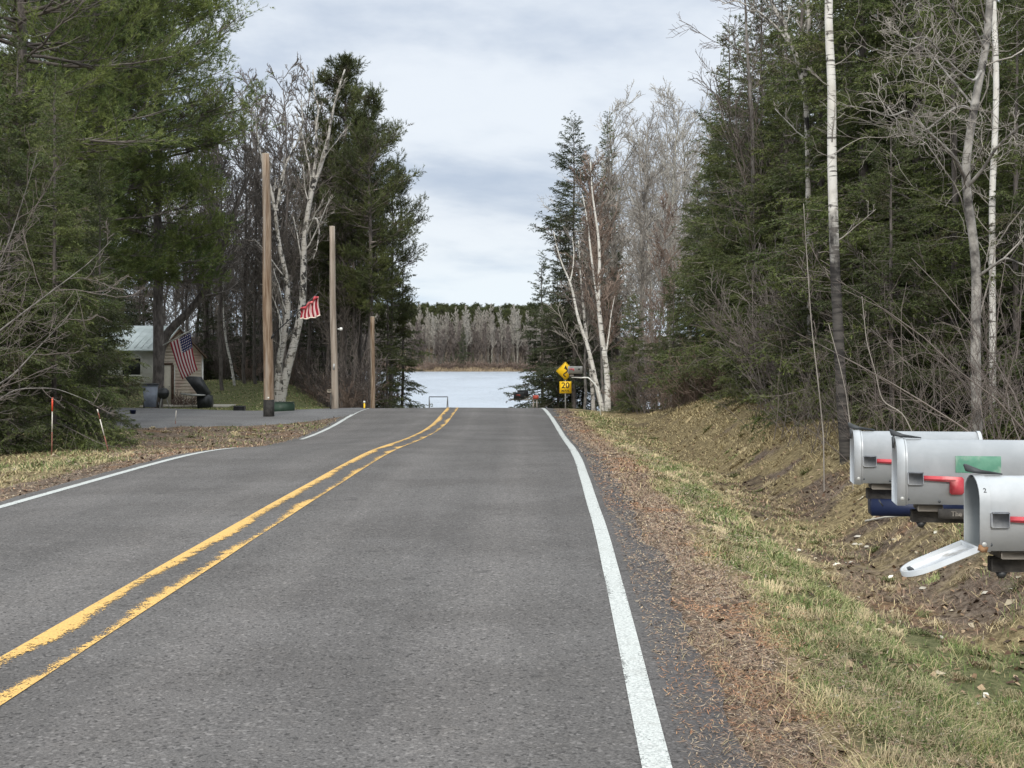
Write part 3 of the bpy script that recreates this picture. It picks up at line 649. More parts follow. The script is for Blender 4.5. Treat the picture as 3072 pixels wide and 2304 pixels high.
# ------------------------------------------------------------------ trees with a drawn course of trunk
def course(pts, D, n=28, dD=None):
    a = np.array([P(u, v, D) for u, v in pts]); s = np.concatenate([[0], np.cumsum(np.linalg.norm(np.diff(a, axis=0), axis=1))]); q = np.linspace(0, s[-1], n)
    b = np.stack([np.interp(q, s, a[:, i]) for i in range(3)], 1)
    for _ in range(2): b[1:-1] = (b[:-2]+2*b[1:-1]+b[2:])/4
    if dD is not None: b[:, 1] += np.linspace(dD[0], dD[1], n)
    return b
def path_tree(name, seed, D, paths, label, cat, **kw):
    """paths: (points seen, first radius, last radius, share of limbs[, depth drift])"""
    c0 = course(paths[0][0], D); x0, y0 = c0[0, 0], c0[0, 1]; z0 = Hs(x0, y0); out = []
    for i, p in enumerate(paths):
        b = course(p[0], D, dD=p[4] if len(p) > 4 else None)-np.array([x0, y0, z0])
        if i == 0 or (len(p) > 5): b[0, 2] = min(b[0, 2], -.2)
        out.append((b, p[1]+(p[2]-p[1])*np.linspace(0, 1, len(b)), p[3]))
    pr = bare(seed, 10, paths=out, **kw)
    return place(name, pr, x0, y0, label, cat, rz=0, z_=z0)

# ---- left side
g1 = spruce(1, 7.2, 2.1, 1.0, .02, .7, 'n_spruce2'); g2 = spruce(2, 6.4, 2.0, 1.0, .02, .7, 'n_spruce'); g3 = spruce(3, 9.5, 2.3, 1.25, .04, .75, 'n_spruce2')
place('spruce_tree', g1, *pu(118, 27.5), 'young green spruce with an upright leader behind the orange-topped marker pole', 'tree', sc=(.85, .85, 1.0))
place('spruce_tree', g2, *pu(215, 29.5), 'young spruce overhanging the gravel behind the leaning marker pole', 'tree', sc=(.62, .62, .95))
place('spruce_tree', g2, *pu(18, 26.5), 'short spruce with bare lower branches at the left edge of the verge', 'tree', sc=(.9, .9, .95))
place('spruce_tree', g1, *pu(-90, 26), 'spruce partly cut off by the left edge of the photo', 'tree', sc=1.1)
place('spruce_tree', g3, *pu(118, 34), 'mid-height spruce rising behind the two young roadside spruces', 'tree', sc=(.75, .75, .95))
place('spruce_tree', g3, *pu(40, 35), 'dark spruce behind the short spruce at the left', 'tree', sc=1.05)
place('spruce_tree', g1, *pu(200, 37), 'small bushy spruce nearest the driveway and the bin', 'tree', sc=(.86, .86, .72))
wp1 = pine(11, 20, 3.7, 1.9, .26, 'n_pine', nbm=8.0, pt0=.22, clump=1.15); wp2 = pine(12, 19, 4.2, 1.5, .28, 'n_pine', el0=.05, nbm=7.5, pt0=.22, clump=1.15)
place('pine_tree', wp1, *pu(338, 55), 'tall white pine with layered boughs standing before the tan shed', 'tree', rz=.4)
place('pine_tree', wp2, *pu(35, 38), 'tall white pine with bright yellow-green boughs at the upper left', 'tree', rz=1.9)
place('pine_tree', wp1, *pu(205, 49), 'tall white pine between the upper left pine and the shed pine', 'tree', sc=(.95, .95, 1.0), rz=2.6)
place('pine_tree', wp2, *pu(120, 58), 'white pine farther back behind the left-hand pines', 'tree', sc=1.05, rz=4.4)
bg = spruce(4, 12, 2.2, 2.2, .05, .8, 'n_dark')
for i, (u, D, s_) in enumerate([(-30, 46, 1.1), (90, 44, .9), (170, 60, .85), (265, 82, 1.0), (250, 78, .9), (20, 64, 1.2), (-90, 60, 1.1), (310, 84, 1.15), (120, 52, 1.0), (140, 70, 1.25), (60, 56, 1.15)]):
    place('spruce_tree', bg, *pu(u, D), 'dark spruce in the depth of the wood behind the white pines', 'tree', 'dark spruces behind the white pines', sc=s_)
# bare bush reaching in from the left edge
path_tree('bare_tree', 21, 17.5, [([(-150, 1010), (-110, 900), (-40, 745), (60, 668), (195, 567), (240, 520)], .024, .003, 1.0),
                                  ([(-150, 1010), (-60, 860), (23, 817), (101, 731), (143, 692), (175, 640)], .020, .003, .8),
                                  ([(-150, 1010), (-100, 800), (-30, 640), (20, 520), (60, 400), (80, 330)], .020, .003, .9),
                                  ([(-150, 1010), (-50, 900), (30, 840), (120, 838), (200, 870)], .015, .003, .5),
                                  ([(-160, 1010), (-120, 700), (-60, 520), (-20, 380)], .022, .004, .9)],
          'bare pale-twigged tree leaning in from the left edge over the spruces', 'tree', bark='b_grey', twig='t_brown', nl=9, nb=6, ntw=4, spread=.45, rm=.0026, up=.03, wob=.14, t0=.15, l2f=.55, l3f=.6, npt=(9, 7, 5), lrf=.4)
path_tree('leaning_tree', 22, 57, [([(340, 900), (341, 820), (344, 765), (353, 722), (405, 679), (446, 624), (467, 576), (488, 513), (515, 430), (560, 330)], .24, .05, 1.0)],
          'dark trunk forking low beside the shed and leaning right', 'tree', bark='b_dark', twig='t_dark', nl=16, nb=8, ntw=5, spread=.33, rm=.008, wob=.2, t0=.45)
# background broadleaf wood at the left
bb = [bare(31, 15, 1.5, bark='b_dark', twig='t_dark', nl=36, nb=9, ntw=7, rm=.010, spread=.34, t0=.18, r0=.09), bare(32, 15.5, 1.5, bark='b_dark', twig='t_brown', nl=38, nb=9, ntw=7, rm=.010, spread=.30, t0=.25, ang=.7, r0=.09),
      bare(33, 13.5, 1.5, bark='b_grey', twig='t_dark', nl=40, nb=9, ntw=7, rm=.011, spread=.38, t0=.10, ang=.9, r0=.08)]
rr = np.random.default_rng(77)
spots = [(u, D) for u in range(395, 800, 34) for D in (66, 78, 92)]
for i, (u, D) in enumerate(spots):
    D = D+rr.uniform(-4, 4); u = u+rr.uniform(-16, 16)
    if D < 70 and 300 < u < 470: D = 74
    if u > 740 and D > 84: continue
    place('bare_tree', bb[i % 3], *pu(u, D), 'leafless brown tree in the wood behind the lawn', 'tree', 'bare trees behind the lawn', sc=rr.uniform(.82, 1.08)*(1.0 if u < 720 else .85))
for i, (u, D) in enumerate([(-60, 70), (0, 80), (60, 72), (120, 84), (180, 80), (240, 86), (300, 80), (350, 88), (380, 96)]):
    place('bare_tree', bb[i % 3], *pu(u, D), 'leafless tree far back behind the house and white pines', 'tree', 'bare trees behind the house', sc=rr.uniform(.85, 1.05))
dk = spruce(5, 7, 1.8, 1.9, .03, .75, 'n_dark')
for i, (u, D, s_) in enumerate([(446, 74, .75), (492, 80, .9), (540, 76, .8), (585, 82, 1.0), (632, 78, .9), (676, 74, .85), (712, 80, 1.0), (560, 90, 1.3), (650, 92, 1.3), (470, 92, 1.2), (762, 78, .8)]):
    place('spruce_tree', dk, *pu(u, D), 'small dark spruce growing under the bare trees behind the lawn', 'tree', 'small spruces behind the lawn', sc=s_)
sb = [shrub(41, 2.6, 1.4, 30, 't_brown', .008), shrub(42, 2.0, 1.6, 34, 't_red', .008, .8)]
for i, (u, D) in enumerate([(480, 73), (530, 70), (575, 72), (620, 70), (655, 67), (690, 66), (705, 62), (745, 61), (775, 62), (800, 66), (432, 74), (765, 70), (830, 74)]):
    place('shrub', sb[i % 2], *pu(u, D), 'leafless brown brush at the far edge of the lawn', 'shrub', 'brush along the lawn edge', sc=rr.uniform(.7, 1.15))
sh5 = [shrub(46, 5.0, 1.6, 20, 't_dark', .008, .6, 8, 6), shrub(47, 4.2, 1.8, 22, 't_brown', .008, .8, 8, 6)]
for i in range(26):
    place('shrub', sh5[i % 2], *pu(415+i*15+rr.uniform(-8, 8), rr.uniform(75, 90)), 'tall leafless thicket under the trees behind the lawn', 'shrub', 'tall thickets behind the lawn', sc=rr.uniform(.8, 1.25))
# birches
path_tree('birch_tree', 51, 56, [([(604, 885), (612, 830), (630, 765), (648, 690), (656, 640), (655, 560), (654, 538), (666, 450), (672, 411), (701, 343), (713, 275), (722, 220), (745, 150)], .20, .03, 1.0),
                                 ([(672, 411), (676, 388), (684, 330), (682, 271), (690, 235), (678, 200), (676, 150)], .075, .018, .6),
                                 ([(600, 880), (599, 850), (603, 771), (618, 713), (623, 674), (620, 596), (603, 538), (596, 470), (588, 411), (565, 353), (557, 304), (549, 240)], .17, .022, .9),
                                 ([(598, 455), (607, 392), (619, 349), (641, 314), (655, 270), (650, 215)], .075, .018, .6),
                                 ([(661, 480), (684, 470), (690, 500), (684, 540), (676, 560)], .05, .015, .2),
                                 ([(674, 400), (668, 360), (655, 300), (640, 250)], .05, .015, .4)],
          'big multi-stemmed birch with patchy white bark behind the nearest utility pole', 'tree', bark='b_birch_old', twig='t_ash', limb_mat='t_white', nl=13, nb=7, ntw=5, spread=.22, rm=.007, up=.12, t0=.35, ang=.6)
path_tree('birch_tree', 52, 67, [([(507, 832), (498, 781), (489, 742), (484, 703), (483, 674), (481, 605), (484, 540)], .07, .02, 1.0)],
          'thin crooked white birch on the lawn edge left of the poles', 'tree', bark='b_birch', twig='t_ash', nl=9, nb=4, ntw=3, spread=.18, rm=.007, t0=.3)
# red pines and spruce at the left of the lake view
rp = [pine(61, 17, 2.3, 2.4, .30, 'n_pine_d', ((0, .55), (.3, 1), (.7, .8), (1, .15)), .25, nbm=4.6), pine(62, 15, 2.5, 2.4, .34, 'n_pine_d', ((0, .6), (.35, 1), (.75, .85), (1, .2)), .22, nbm=4.8)]
place('red_pine', rp[0], *pu(742, 66), 'tallest dark red pine left of the lake opening', 'tree', rz=.5)
place('red_pine', rp[1], *pu(800, 63), 'broad dark red pine overhanging the left of the lake view', 'tree', rz=2.0, sc=(.78, .78, .95))
place('red_pine', rp[1], *pu(842, 68), 'dark red pine with ragged tufts nearest the lake opening', 'tree', rz=4.1, sc=(.62, .62, .80))
place('red_pine', rp[0], *pu(775, 72), 'red pine behind the two front red pines', 'tree', rz=3.1, sc=(.75, .75, .9))
place('red_pine', rp[1], *pu(705, 74), 'red pine hidden partly by the white birch limbs', 'tree', rz=5.0, sc=.9)
ls = spruce(63, 9.5, 1.5, 2.0, .02, .6, 'n_spruce', .15)
place('spruce_tree', ls, *pu(868, 70), 'slender spruce with low drooping branches beside the water on the left', 'tree', sc=(1, 1, .95))
place('spruce_tree', ls, *pu(836, 66), 'spruce under the red pines close to the shortest pole', 'tree', sc=.85)

# ---- right side
r1 = spruce(71, 13.8, 2.7, 1.9, .10, .55, 'n_dark', .15, droop=.22); r2 = spruce(72, 16, 1.5, 2.0, .12, .6, 'n_spruce', .25)
place('spruce_tree', r1, *pu(1240, 64), 'ragged thin spruce at the right of the lake opening', 'tree', rz=1.1)
place('spruce_tree', r2, *pu(1312, 72), 'narrow spruce with a dense club-shaped top behind the brown crowns', 'tree')
place('spruce_tree', dk, *pu(1172, 68), 'low dark spruce behind the black mailbox', 'tree', sc=(1.3, 1.3, 1.1))
place('spruce_tree', dk, *pu(1206, 65), 'low dark spruce right behind the curve sign', 'tree', sc=(1.05, 1.05, 1.0))
place('spruce_tree', dk, *pu(1260, 66), 'dark spruce behind the grey roadside mailbox', 'tree', sc=1.0)
place('spruce_tree', dk, *pu(1330, 60), 'dark spruce at the foot of the leaning birches', 'tree', sc=1.0)
ra = [bare(81, 16.5, 1.5, bark='b_pale', twig='t_pale', nl=34, nb=9, ntw=7, rm=.008, spread=.44, t0=.28, ang=.66, up=.04, r0=.11), bare(82, 16, 1.5, bark='b_pale', twig='t_ash', nl=36, nb=9, ntw=7, rm=.008, spread=.44, t0=.24, ang=.7, up=.04, r0=.10)]
rb = bare(83, 11.5, 1.5, bark='b_grey', twig='t_ash', nl=40, nb=9, ntw=7, rm=.009, spread=.28, t0=.18, ang=.5, up=.10, r0=.06)
rc = bare(84, 11, 1.5, bark='b_grey', twig='t_red', nl=40, nb=9, ntw=7, rm=.009, spread=.30, t0=.18, ang=.55, up=.08, r0=.055)
for i, (u, D, s_) in enumerate([(1350, 74, 1.02), (1392, 78, 1.0), (1430, 72, 1.02), (1468, 80, 1.08), (1505, 74, .98), (1540, 82, 1.05), (1370, 90, 1.1), (1445, 92, 1.1), (1500, 94, 1.1), (1410, 66, .84), (1560, 70, .95), (1600, 84, 1.0), (1325, 84, .95), (1650, 74, .95), (1700, 80, 1.0)]):
    place('aspen_tree', ra[i % 2], *pu(u, D), 'pale leafless aspen in the stand right of the lake opening', 'tree', 'pale aspens right of the lake', sc=s_)
for i, (u, D, s_) in enumerate([(1262, 58, .95), (1305, 57, .98), (1340, 60, 1.0), (1285, 64, 1.05), (1375, 58, .9), (1420, 56, .8), (1235, 67, .8)]):
    place('bare_tree', (rb, rc)[i % 2], *pu(u, D), 'brown leafless tree in front of the pale aspens', 'tree', 'brown trees before the aspens', sc=s_)
path_tree('birch_tree', 91, 52, [([(1306, 900), (1294, 856), (1283, 803), (1273, 759), (1262, 725), (1249, 691), (1241, 650), (1234, 613), (1215, 574), (1205, 545), (1196, 500)], .105, .015, 1.0),
                                 ([(1232, 608), (1238, 580), (1240, 545), (1236, 510)], .035, .012, .5)],
          'slender white birch leaning left behind the grey roadside mailbox', 'tree', bark='b_birch', twig='t_brown', nl=12, nb=6, ntw=5, spread=.22, rm=.007, t0=.55)
path_tree('birch_tree', 92, 51, [([(1313, 900), (1313, 863), (1312, 803), (1301, 738), (1296, 686), (1291, 647), (1296, 582), (1294, 517), (1284, 450), (1278, 410), (1276, 350)], .13, .015, 1.0),
                                 ([(1302, 735), (1290, 640), (1278, 560), (1268, 470), (1258, 420)], .07, .015, .7),
                                 ([(1308, 770), (1316, 720), (1320, 680), (1328, 640)], .04, .012, .3)],
          'thickest white birch trunk left of the small spruce at the bank', 'tree', bark='b_birch', twig='t_red', nl=16, nb=7, ntw=6, spread=.20, rm=.008, t0=.4, up=.15)
path_tree('birch_tree', 93, 55, [([(1282, 895), (1280, 840), (1274, 777), (1262, 686), (1254, 595), (1250, 520)], .09, .02, 1.0)],
          'grey birch between the two white birch trunks', 'tree', bark='b_birch_old', twig='t_brown', nl=12, nb=6, ntw=5, spread=.2, rm=.007, t0=.5)
s5 = [spruce(73, 11.2, 2.5, 1.35, .03, .80, 'n_spruce2'), spruce(74, 12, 2.5, 1.3, .03, .74, 'n_spruce'), spruce(75, 13.5, 2.6, 1.25, .04, .70, 'n_spruce2', .0)]
place('spruce_tree', s5[1], *pu(1560, 44), 'dark spruce filling the gap behind the spire-topped spruce', 'tree', sc=.86, rz=1.0)
place('spruce_tree', s5[0], *pu(1618, 37), 'dense green spruce before the spire-topped spruce', 'tree', sc=.80, rz=2.2)
place('spruce_tree', s5[2], *pu(1690, 36), 'tall dense spruce behind the green spruce left of the white birch trunk', 'tree', sc=.85, rz=2.9)
place('spruce_tree', s5[0], *pu(1580, 41), 'tall cone-shaped spruce with a thin spire top right of the aspens', 'tree', rz=.3)
place('spruce_tree', s5[1], *pu(1648, 39), 'dark tall spruce just right of the spire-topped spruce', 'tree', sc=1.0)
place('spruce_tree', s5[0], *pu(1505, 48), 'shorter spruce at the left foot of the spire-topped spruce', 'tree', sc=.74)
place('spruce_tree', g1, *pu(1368, 47.5), 'small dense spruce on the ditch bank beside the birches', 'tree', sc=(.56, .56, .56))
place('spruce_tree', g2, *pu(1455, 47), 'small spruce behind the reddish brush on the bank', 'tree', sc=.75)
place('spruce_tree', s5[1], *pu(1545, 52), 'spruce behind the spire-topped spruce', 'tree', sc=.85)
place('spruce_tree', g3, *pu(1700, 33), 'green spruce left of the white birch trunk', 'tree', sc=.95)
place('spruce_tree', g1, *pu(1630, 33.5), 'short spruce in front of the dark tall spruce', 'tree', sc=.72)
place('fir_tree', s5[2], *pu(1868, 25), 'tall fir immediately right of the black-footed birch', 'tree', sc=.95)
place('fir_tree', g3, *pu(1775, 27), 'fir standing just behind the black-footed birch', 'tree', sc=.9)
place('fir_tree', s5[2], *pu(1985, 24), 'tall fir behind the back mailbox', 'tree', sc=.9, rz=2.0)
place('fir_tree', g2, *pu(1925, 20.5), 'short fir low down between the tall firs above the mailboxes', 'tree', sc=.72)
place('fir_tree', g3, *pu(2060, 21.5), 'fir crossing behind the crooked tree at the right', 'tree', sc=.85)
place('fir_tree', g1, *pu(2195, 20), 'fir at the right edge beyond the mailboxes', 'tree', sc=.9)
for i, (u, D, s_) in enumerate([(1905, 31, 1.1), (2030, 29, 1.05), (2130, 27, 1.0), (2250, 25, 1.0), (1830, 35, 1.1), (1955, 38, 1.25), (2085, 36, 1.1), (2210, 34, 1.1), (1740, 40, 1.0), (1675, 45, 1.0), (1790, 46, 1.15), (2310, 22, .9), (2330, 30, 1.1), (1900, 48, 1.2), (2010, 46, 1.2), (2150, 46, 1.15), (1630, 58, 1.0)]):
    place('fir_tree', s5[i % 3], *pu(u, D), 'dark fir deeper in the wood behind the mailboxes', 'tree', 'firs in the wood behind the mailboxes', sc=s_)
nb_ = [bare(85, 13, 1.2, bark='b_grey', twig='t_brown', nl=34, nb=9, ntw=6, rm=.0045, spread=.30, t0=.2, ang=.8, r0=.06), bare(86, 12.5, 1.2, bark='b_dark', twig='t_brown', nl=30, nb=8, ntw=6, rm=.004, spread=.36, t0=.2, ang=.9, r0=.05)]
for i, (u, D, s_) in enumerate([(1640, 34, 1.0), (1760, 34, 1.15), (2030, 33, 1.2), (2165, 30, 1.2), (2225, 23, 1.0), (1840, 44, 1.3), (1990, 52, 1.3), (2120, 50, 1.3), (2280, 40, 1.3)]):
    place('bare_tree', nb_[i % 2], *pu(u, D), 'leafless tree among the firs behind the mailboxes', 'tree', 'bare trees among the firs', sc=s_)
path_tree('birch_tree', 94, 19.3, [([(1828, 975), (1821, 918), (1815, 796), (1809, 675), (1802, 553), (1800, 432), (1796, 340), (1797, 260), (1798, 170), (1796, 130), (1787, 70), (1790, 0), (1795, -120), (1802, -420)], .082, .045, 1.0)],
          'straight white birch trunk with a blackened foot left of the mailboxes', 'tree', bark='b_birch_black', twig='t_ash', nl=7, nb=5, ntw=4, spread=.12, rm=.003, t0=.30, ksides=14, ang=1.2, lrf=.16)
path_tree('crooked_tree', 95, 18.2, [([(2112, 960), (2108, 850), (2107, 760), (2108, 680), (2110, 614), (2108, 550), (2095, 462), (2088, 417), (2079, 365), (2099, 286), (2102, 234), (2118, 160), (2131, 104), (2139, 0), (2150, -200)], .072, .042, .8),
                                     ([(2090, 395), (2050, 350), (2010, 325), (1961, 300), (1909, 266), (1880, 285), (1860, 289), (1822, 282)], .030, .005, 1.0, (0, -1.5)),
                                     ([(2100, 240), (2075, 232), (2040, 245), (2000, 275), (1965, 300), (1940, 312)], .020, .004, .9, (0, -1.0)),
                                     ([(2122, 150), (2085, 190), (2030, 175), (1975, 150), (1935, 130), (1880, 150), (1835, 147)], .020, .004, 1.0, (0, -2.0)),
                                     ([(2128, 110), (2080, 70), (2030, 60), (1985, 30), (1920, -10)], .020, .004, 1.0, (0, -1.5)),
                                     ([(2104, 230), (2060, 150), (2030, 90), (1990, 60), (1950, 30)], .017, .004, 1.0, (0, .8)),
                                     ([(2085, 410), (2110, 370), (2125, 330), (2160, 290), (2200, 280)], .026, .008, .8, (0, -1.0)),
                                     ([(2110, 600), (2150, 560), (2190, 590), (2230, 570)], .02, .006, .6, (0, -1.0))],
          'crooked bare tree with pale curling branches above the mailboxes', 'tree', bark='b_crooked', twig='t_ash', nl=11, nb=5, ntw=4, spread=.70, rm=.0026, up=.03, wob=.20, t0=.3, ang=.9, ksides=9, l2f=.65, l3f=.65, npt=(12, 9, 6), lrf=.22)
path_tree('birch_tree', 96, 19.6, [([(2146, 960), (2144, 750), (2144, 600), (2143, 406), (2150, 300), (2153, 180), (2152, 117), (2145, 0), (2146, -200)], .052, .036, 1.0)],
          'pale birch trunk just right of the crooked tree', 'tree', bark='b_birch', twig='t_ash', nl=12, nb=6, ntw=5, spread=.14, rm=.003, t0=.35, ksides=10, lrf=.2)
path_tree('birch_tree', 97, 26, [([(1752, 960), (1752, 800), (1750, 640), (1746, 420), (1745, 300), (1741, 210), (1735, 160), (1718, 110), (1698, 70), (1672, 20), (1640, -60), (1620, -160)], .075, .03, 1.0),
                                 ([(1738, 165), (1748, 60), (1745, 0), (1745, -200)], .05, .02, .8),
                                 ([(1722, 118), (1680, 60), (1640, 25), (1590, 0), (1560, 10)], .025, .008, .9)],
          'slim birch forking near the top left of the straight birch trunk', 'tree', bark='b_birch_old', twig='t_ash', limb_mat='t_white', nl=16, nb=7, ntw=5, spread=.2, rm=.005, t0=.5)
path_tree('sapling', 98, 18.5, [([(1781, 962), (1778, 933), (1768, 830), (1757, 740), (1752, 690), (1746, 600), (1741, 520), (1736, 440)], .009, .004, 1.0)],
          'thin pale sapling left of the blackened birch foot', 'tree', bark='t_ash', twig='t_brown', nl=12, nb=4, ntw=3, spread=.12, rm=.0022, t0=.2)
path_tree('sapling', 99, 17.5, [([(1843, 972), (1838, 930), (1828, 850), (1812, 780), (1790, 700)], .008, .004, .8), ([(1985, 965), (1950, 890), (1905, 870), (1890, 800), (1872, 740), (1862, 640)], .009, .004, 1.0)],
          'thin bent sapling growing above the back mailbox', 'tree', bark='t_ash', twig='t_brown', nl=12, nb=4, ntw=3, spread=.16, rm=.0022, t0=.2)
for i, (u, D) in enumerate([(1690, 30), (1760, 28), (1820, 26), (1900, 26), (1960, 24), (2040, 25), (2110, 23), (2180, 24), (1450, 52), (1400, 54), (1350, 62), (1300, 66)]):
    place('shrub', sh5[i % 2], *pu(u, D), 'tall leafless thicket between the evergreens on the right', 'shrub', 'tall thickets on the right', sc=rr.uniform(.6, .85))
sr = [shrub(43, 2.2, 1.3, 16, 't_brown', .0022, .8, 5, 4), shrub(44, 3.0, 1.5, 9, 't_brown', .0020, .85, 5, 4), shrub(45, 1.5, 1.2, 40, 't_red', .004, .9, 5, 4)]
for i, (u, D, k, s_) in enumerate([(1885, 18.5, 0, .7), (1950, 18.8, 1, .8), (2035, 18.2, 0, .8), (2130, 17.5, 0, .85), (2190, 17.5, 1, .9), (2230, 15.5, 0, 1.0), (2280, 15, 1, 1.0), (1850, 20, 1, .7), (1790, 21, 0, .7), (2180, 19.5, 1, 1.15), (2240, 19, 1, 1.2), (1740, 23, 0, .75), (1700, 25, 1, .7), (1655, 28, 0, .8)]):
    place('shrub', sr[k], *pu(u, D), 'leafless brush at the foot of the wood behind the mailboxes', 'shrub', 'brush along the wood edge', sc=s_)
for i, (u, D, s_) in enumerate([(1468, 42, .8), (1492, 41, 1.1), (1520, 40.5, 1.25), (1548, 40, 1.1), (1585, 38, .85), (1615, 36, .7), (1438, 44, .6)]):
    place('shrub', sr[2], *pu(u, D), 'reddish leafless brush on top of the ditch bank', 'shrub', 'reddish brush on the bank', sc=s_)
for i, (u, D) in enumerate([(1395, 46), (1345, 49), (1430, 50), (1350, 56)]):
    place('shrub', sb[i % 2], *pu(u, D), 'grey-brown brush near the birches on the right', 'shrub', 'brush near the right birches', sc=.75)

# ---- far shore
fa = [bare(101, 18.5, 3, bark='b_pale', twig='t_pale', nl=30, nb=7, ntw=5, rm=.036, spread=.26, t0=.38, ang=.6, up=.14, r0=.12), bare(102, 17, 3, bark='b_pale', twig='t_ash', nl=30, nb=7, ntw=5, rm=.036, spread=.28, t0=.34, ang=.6, up=.14, r0=.11),
      bare(103, 14, 3, bark='b_grey', twig='t_brown', nl=34, nb=7, ntw=5, rm=.04, spread=.3, t0=.10, ang=.6, up=.14, r0=.09)]
k = 0
for row, (D, n) in enumerate([(457, 42), (461, 42), (466, 44), (472, 44), (480, 42), (490, 36)]):
    for j in range(n):
        u = 700+600*(j+rr.random())/n; kk = rr.integers(0, 3)
        if row < 1 and kk != 2 and rr.random() < .5: kk = 2
        place('aspen_tree', fa[kk], *pu(u, D+rr.uniform(-2, 2)), 'leafless grey tree in the wood across the lake', 'tree', 'bare trees across the lake', sc=rr.uniform(.82, 1.12)); k += 1
fs = spruce(104, 14.5, 2.7, 5, .02, .8, 'n_dark'); fp = pine(105, 17, 3.6, 9, .3, 'n_pine_d', el0=.3)
place('spruce_tree', fs, *pu(1000, 453), 'lone dark pointed spruce before the grey trees across the lake', 'tree')
for u, s_ in ((975, .35), (1022, .4), (1060, .3), (960, .3), (1105, .35), (985, .45)): place('spruce_tree', fs, *pu(u, 455), 'small dark spruce low on the far shore', 'tree', 'small spruces on the far shore', sc=s_)
for row, (D, n) in enumerate([(560, 52), (580, 56), (602, 56)]):
    for j in range(n): place('pine_tree', fp, *pu(720+560*(j+rr.random())/n, D+rr.uniform(-8, 8)), 'dark pine on the ridge beyond the lake', 'tree', 'dark pines on the ridge', sc=rr.uniform(.84, .98))
fb = shrub(106, 2.6, 3, 30, 't_red', .03, .8, 4, 3)
for j in range(56): place('shrub', fb, *pu(760+470*(j+rr.random())/56, 451.5+rr.uniform(-1, 3)), 'reddish brush along the far shore', 'shrub', 'brush along the far shore', sc=(1.3, 1.3, rr.uniform(.6, 1.2)))
n = 5000; x = (760+470*rr.random(n)-CX)/F*450; y = 449.0+rr.random(n)*3.5; z_ = H(x, y)
b = np.stack([x, y, z_-.1], 1); hh = rr.uniform(.3, 1.0, n)*(.4+.9*vn(x, y*0, 6, 3)); tip = b+np.stack([rr.normal(0, .35, n), rr.normal(0, .2, n), hh], 1); s_ = np.zeros((n, 3)); s_[:, 0] = .07
cc = np.where(rr.random(n)[:, None] < .75, np.array([[.33, .26, .17]]), np.array([[.16, .11, .08]]))*rr.uniform(.7, 1.2, n)[:, None]
mb = MB(); mb.tris(np.stack([b-s_, b+s_, tip], 1), 0, cc); tag(mb.build('reeds', M['grass']), 'tan reeds and driftwood along the far waterline', None, None, 'stuff')
# ------------------------------------------------------------------ grass, leaves
def blades(name, label, n, xf, yr, seed, hmul=1.0, ytx=1.6):
    r = np.random.default_rng(seed); y = yr[0]*(yr[1]/yr[0])**(r.random(n)**1.0)
    x = xf(y, r); dr = x-(xc(y)+LR); dl = (xc(y)-LL)-x
    d, g, l = zones(x, y); cl = fbm(x, y, .5, 55)
    keep = (r.random(n) < (.10+.55*g+.45*(1-d)*(1-l)+.35*l)*(.12+1.9*ss(.33, .68, cl))*(1-.5*ss(1.6, 2.1, dr)*(1-ss(3.2, 3.8, dr)))) & ~in_drive(x, y, .1) & ((dr > .25) | (dl > .15))
    x, y, d, g, l, cl = x[keep], y[keep], d[keep], g[keep], l[keep], cl[keep]; n = len(x); z_ = H(x, y); dr = dr[keep]
    isg = r.random(n) < np.clip(g*1.05-.08, 0, .85)
    h = np.where(isg, r.uniform(.025, .075, n), r.uniform(.02, .08, n))*(.6+.9*cl)*hmul; h = np.where((~isg) & (r.random(n) < .012), h*2.6, h)*(1-.55*l*(dr < 4)*(dr > 0))
    ly = np.where(isg, r.uniform(.25, 1.1, n), r.uniform(.6, 3.2, n)); a = r.uniform(0, 2*np.pi, n)
    wd = np.maximum(np.where(isg, .0030, .0034), y*.00042)*r.uniform(.7, 1.4, n)
    L = h[:, None]; dirv = np.stack([np.cos(a)*ly, np.sin(a)*ly, np.ones(n)], 1)
    dirv = dirv/np.linalg.norm(dirv, axis=1, keepdims=True)*(1+ly[:, None]*.5)
    b = np.stack([x, y, z_-.004], 1); mid = b+dirv*L*.55; tip = b+dirv*L*1.0+np.stack([np.cos(a)*ly*h*.25, np.sin(a)*ly*h*.25, -.15*h*ly], 1); tip[:, 2] = np.maximum(tip[:, 2], z_+.003)
    sd_ = np.stack([-np.sin(a), np.cos(a), 0*a], 1)*wd[:, None]/2
    V = np.stack([b-sd_, b+sd_, mid+sd_*.8, mid-sd_*.8, tip], 1).reshape(-1, 3); i = np.arange(n)*5
    gc = np.array([.095, .165, .045])*(1-cl[:, None]*.3)+np.array([.06, .04, .02])*r.random((n, 1)); gc = np.where(r.random((n, 1)) < .28, np.array([[.26, .25, .13]]), gc); gc = gc*(1-.35*l[:, None])
    dc = np.array([.40, .325, .180])*r.uniform(.55, 1.35, (n, 1)); dc = np.where((d[:, None] > .5) & (r.random((n, 1)) < .75), np.array([[.235, .160, .112]])*r.uniform(.5, 1.5, (n, 1)), dc); dc = np.where((l[:, None] > .5) & (r.random((n, 1)) < .6), dc*.45, dc)
    c = np.where(isg[:, None], gc*r.uniform(.75, 1.35, (n, 1)), dc); C = np.repeat(c, 5, axis=0)
    m = MB(); m.faces(V, np.stack([i, i+1, i+2, i+3], 1), 0, C); m.l.append(np.stack([i+3, i+2, i+4], 1).ravel()); m.t.append(np.full(n, 3)); m.m.append(np.zeros(n, int))
    tag(m.build(name, M['grass']), label, None, None, 'stuff')
blades('grass', 'green and straw-coloured grass on the right verge and in the ditch', 330000, lambda y, r: xc(y)+LR+.25+(5.6*r.random(len(y))**1.15)*np.minimum(1, .35+y*.05), (4.6, 46), 5)
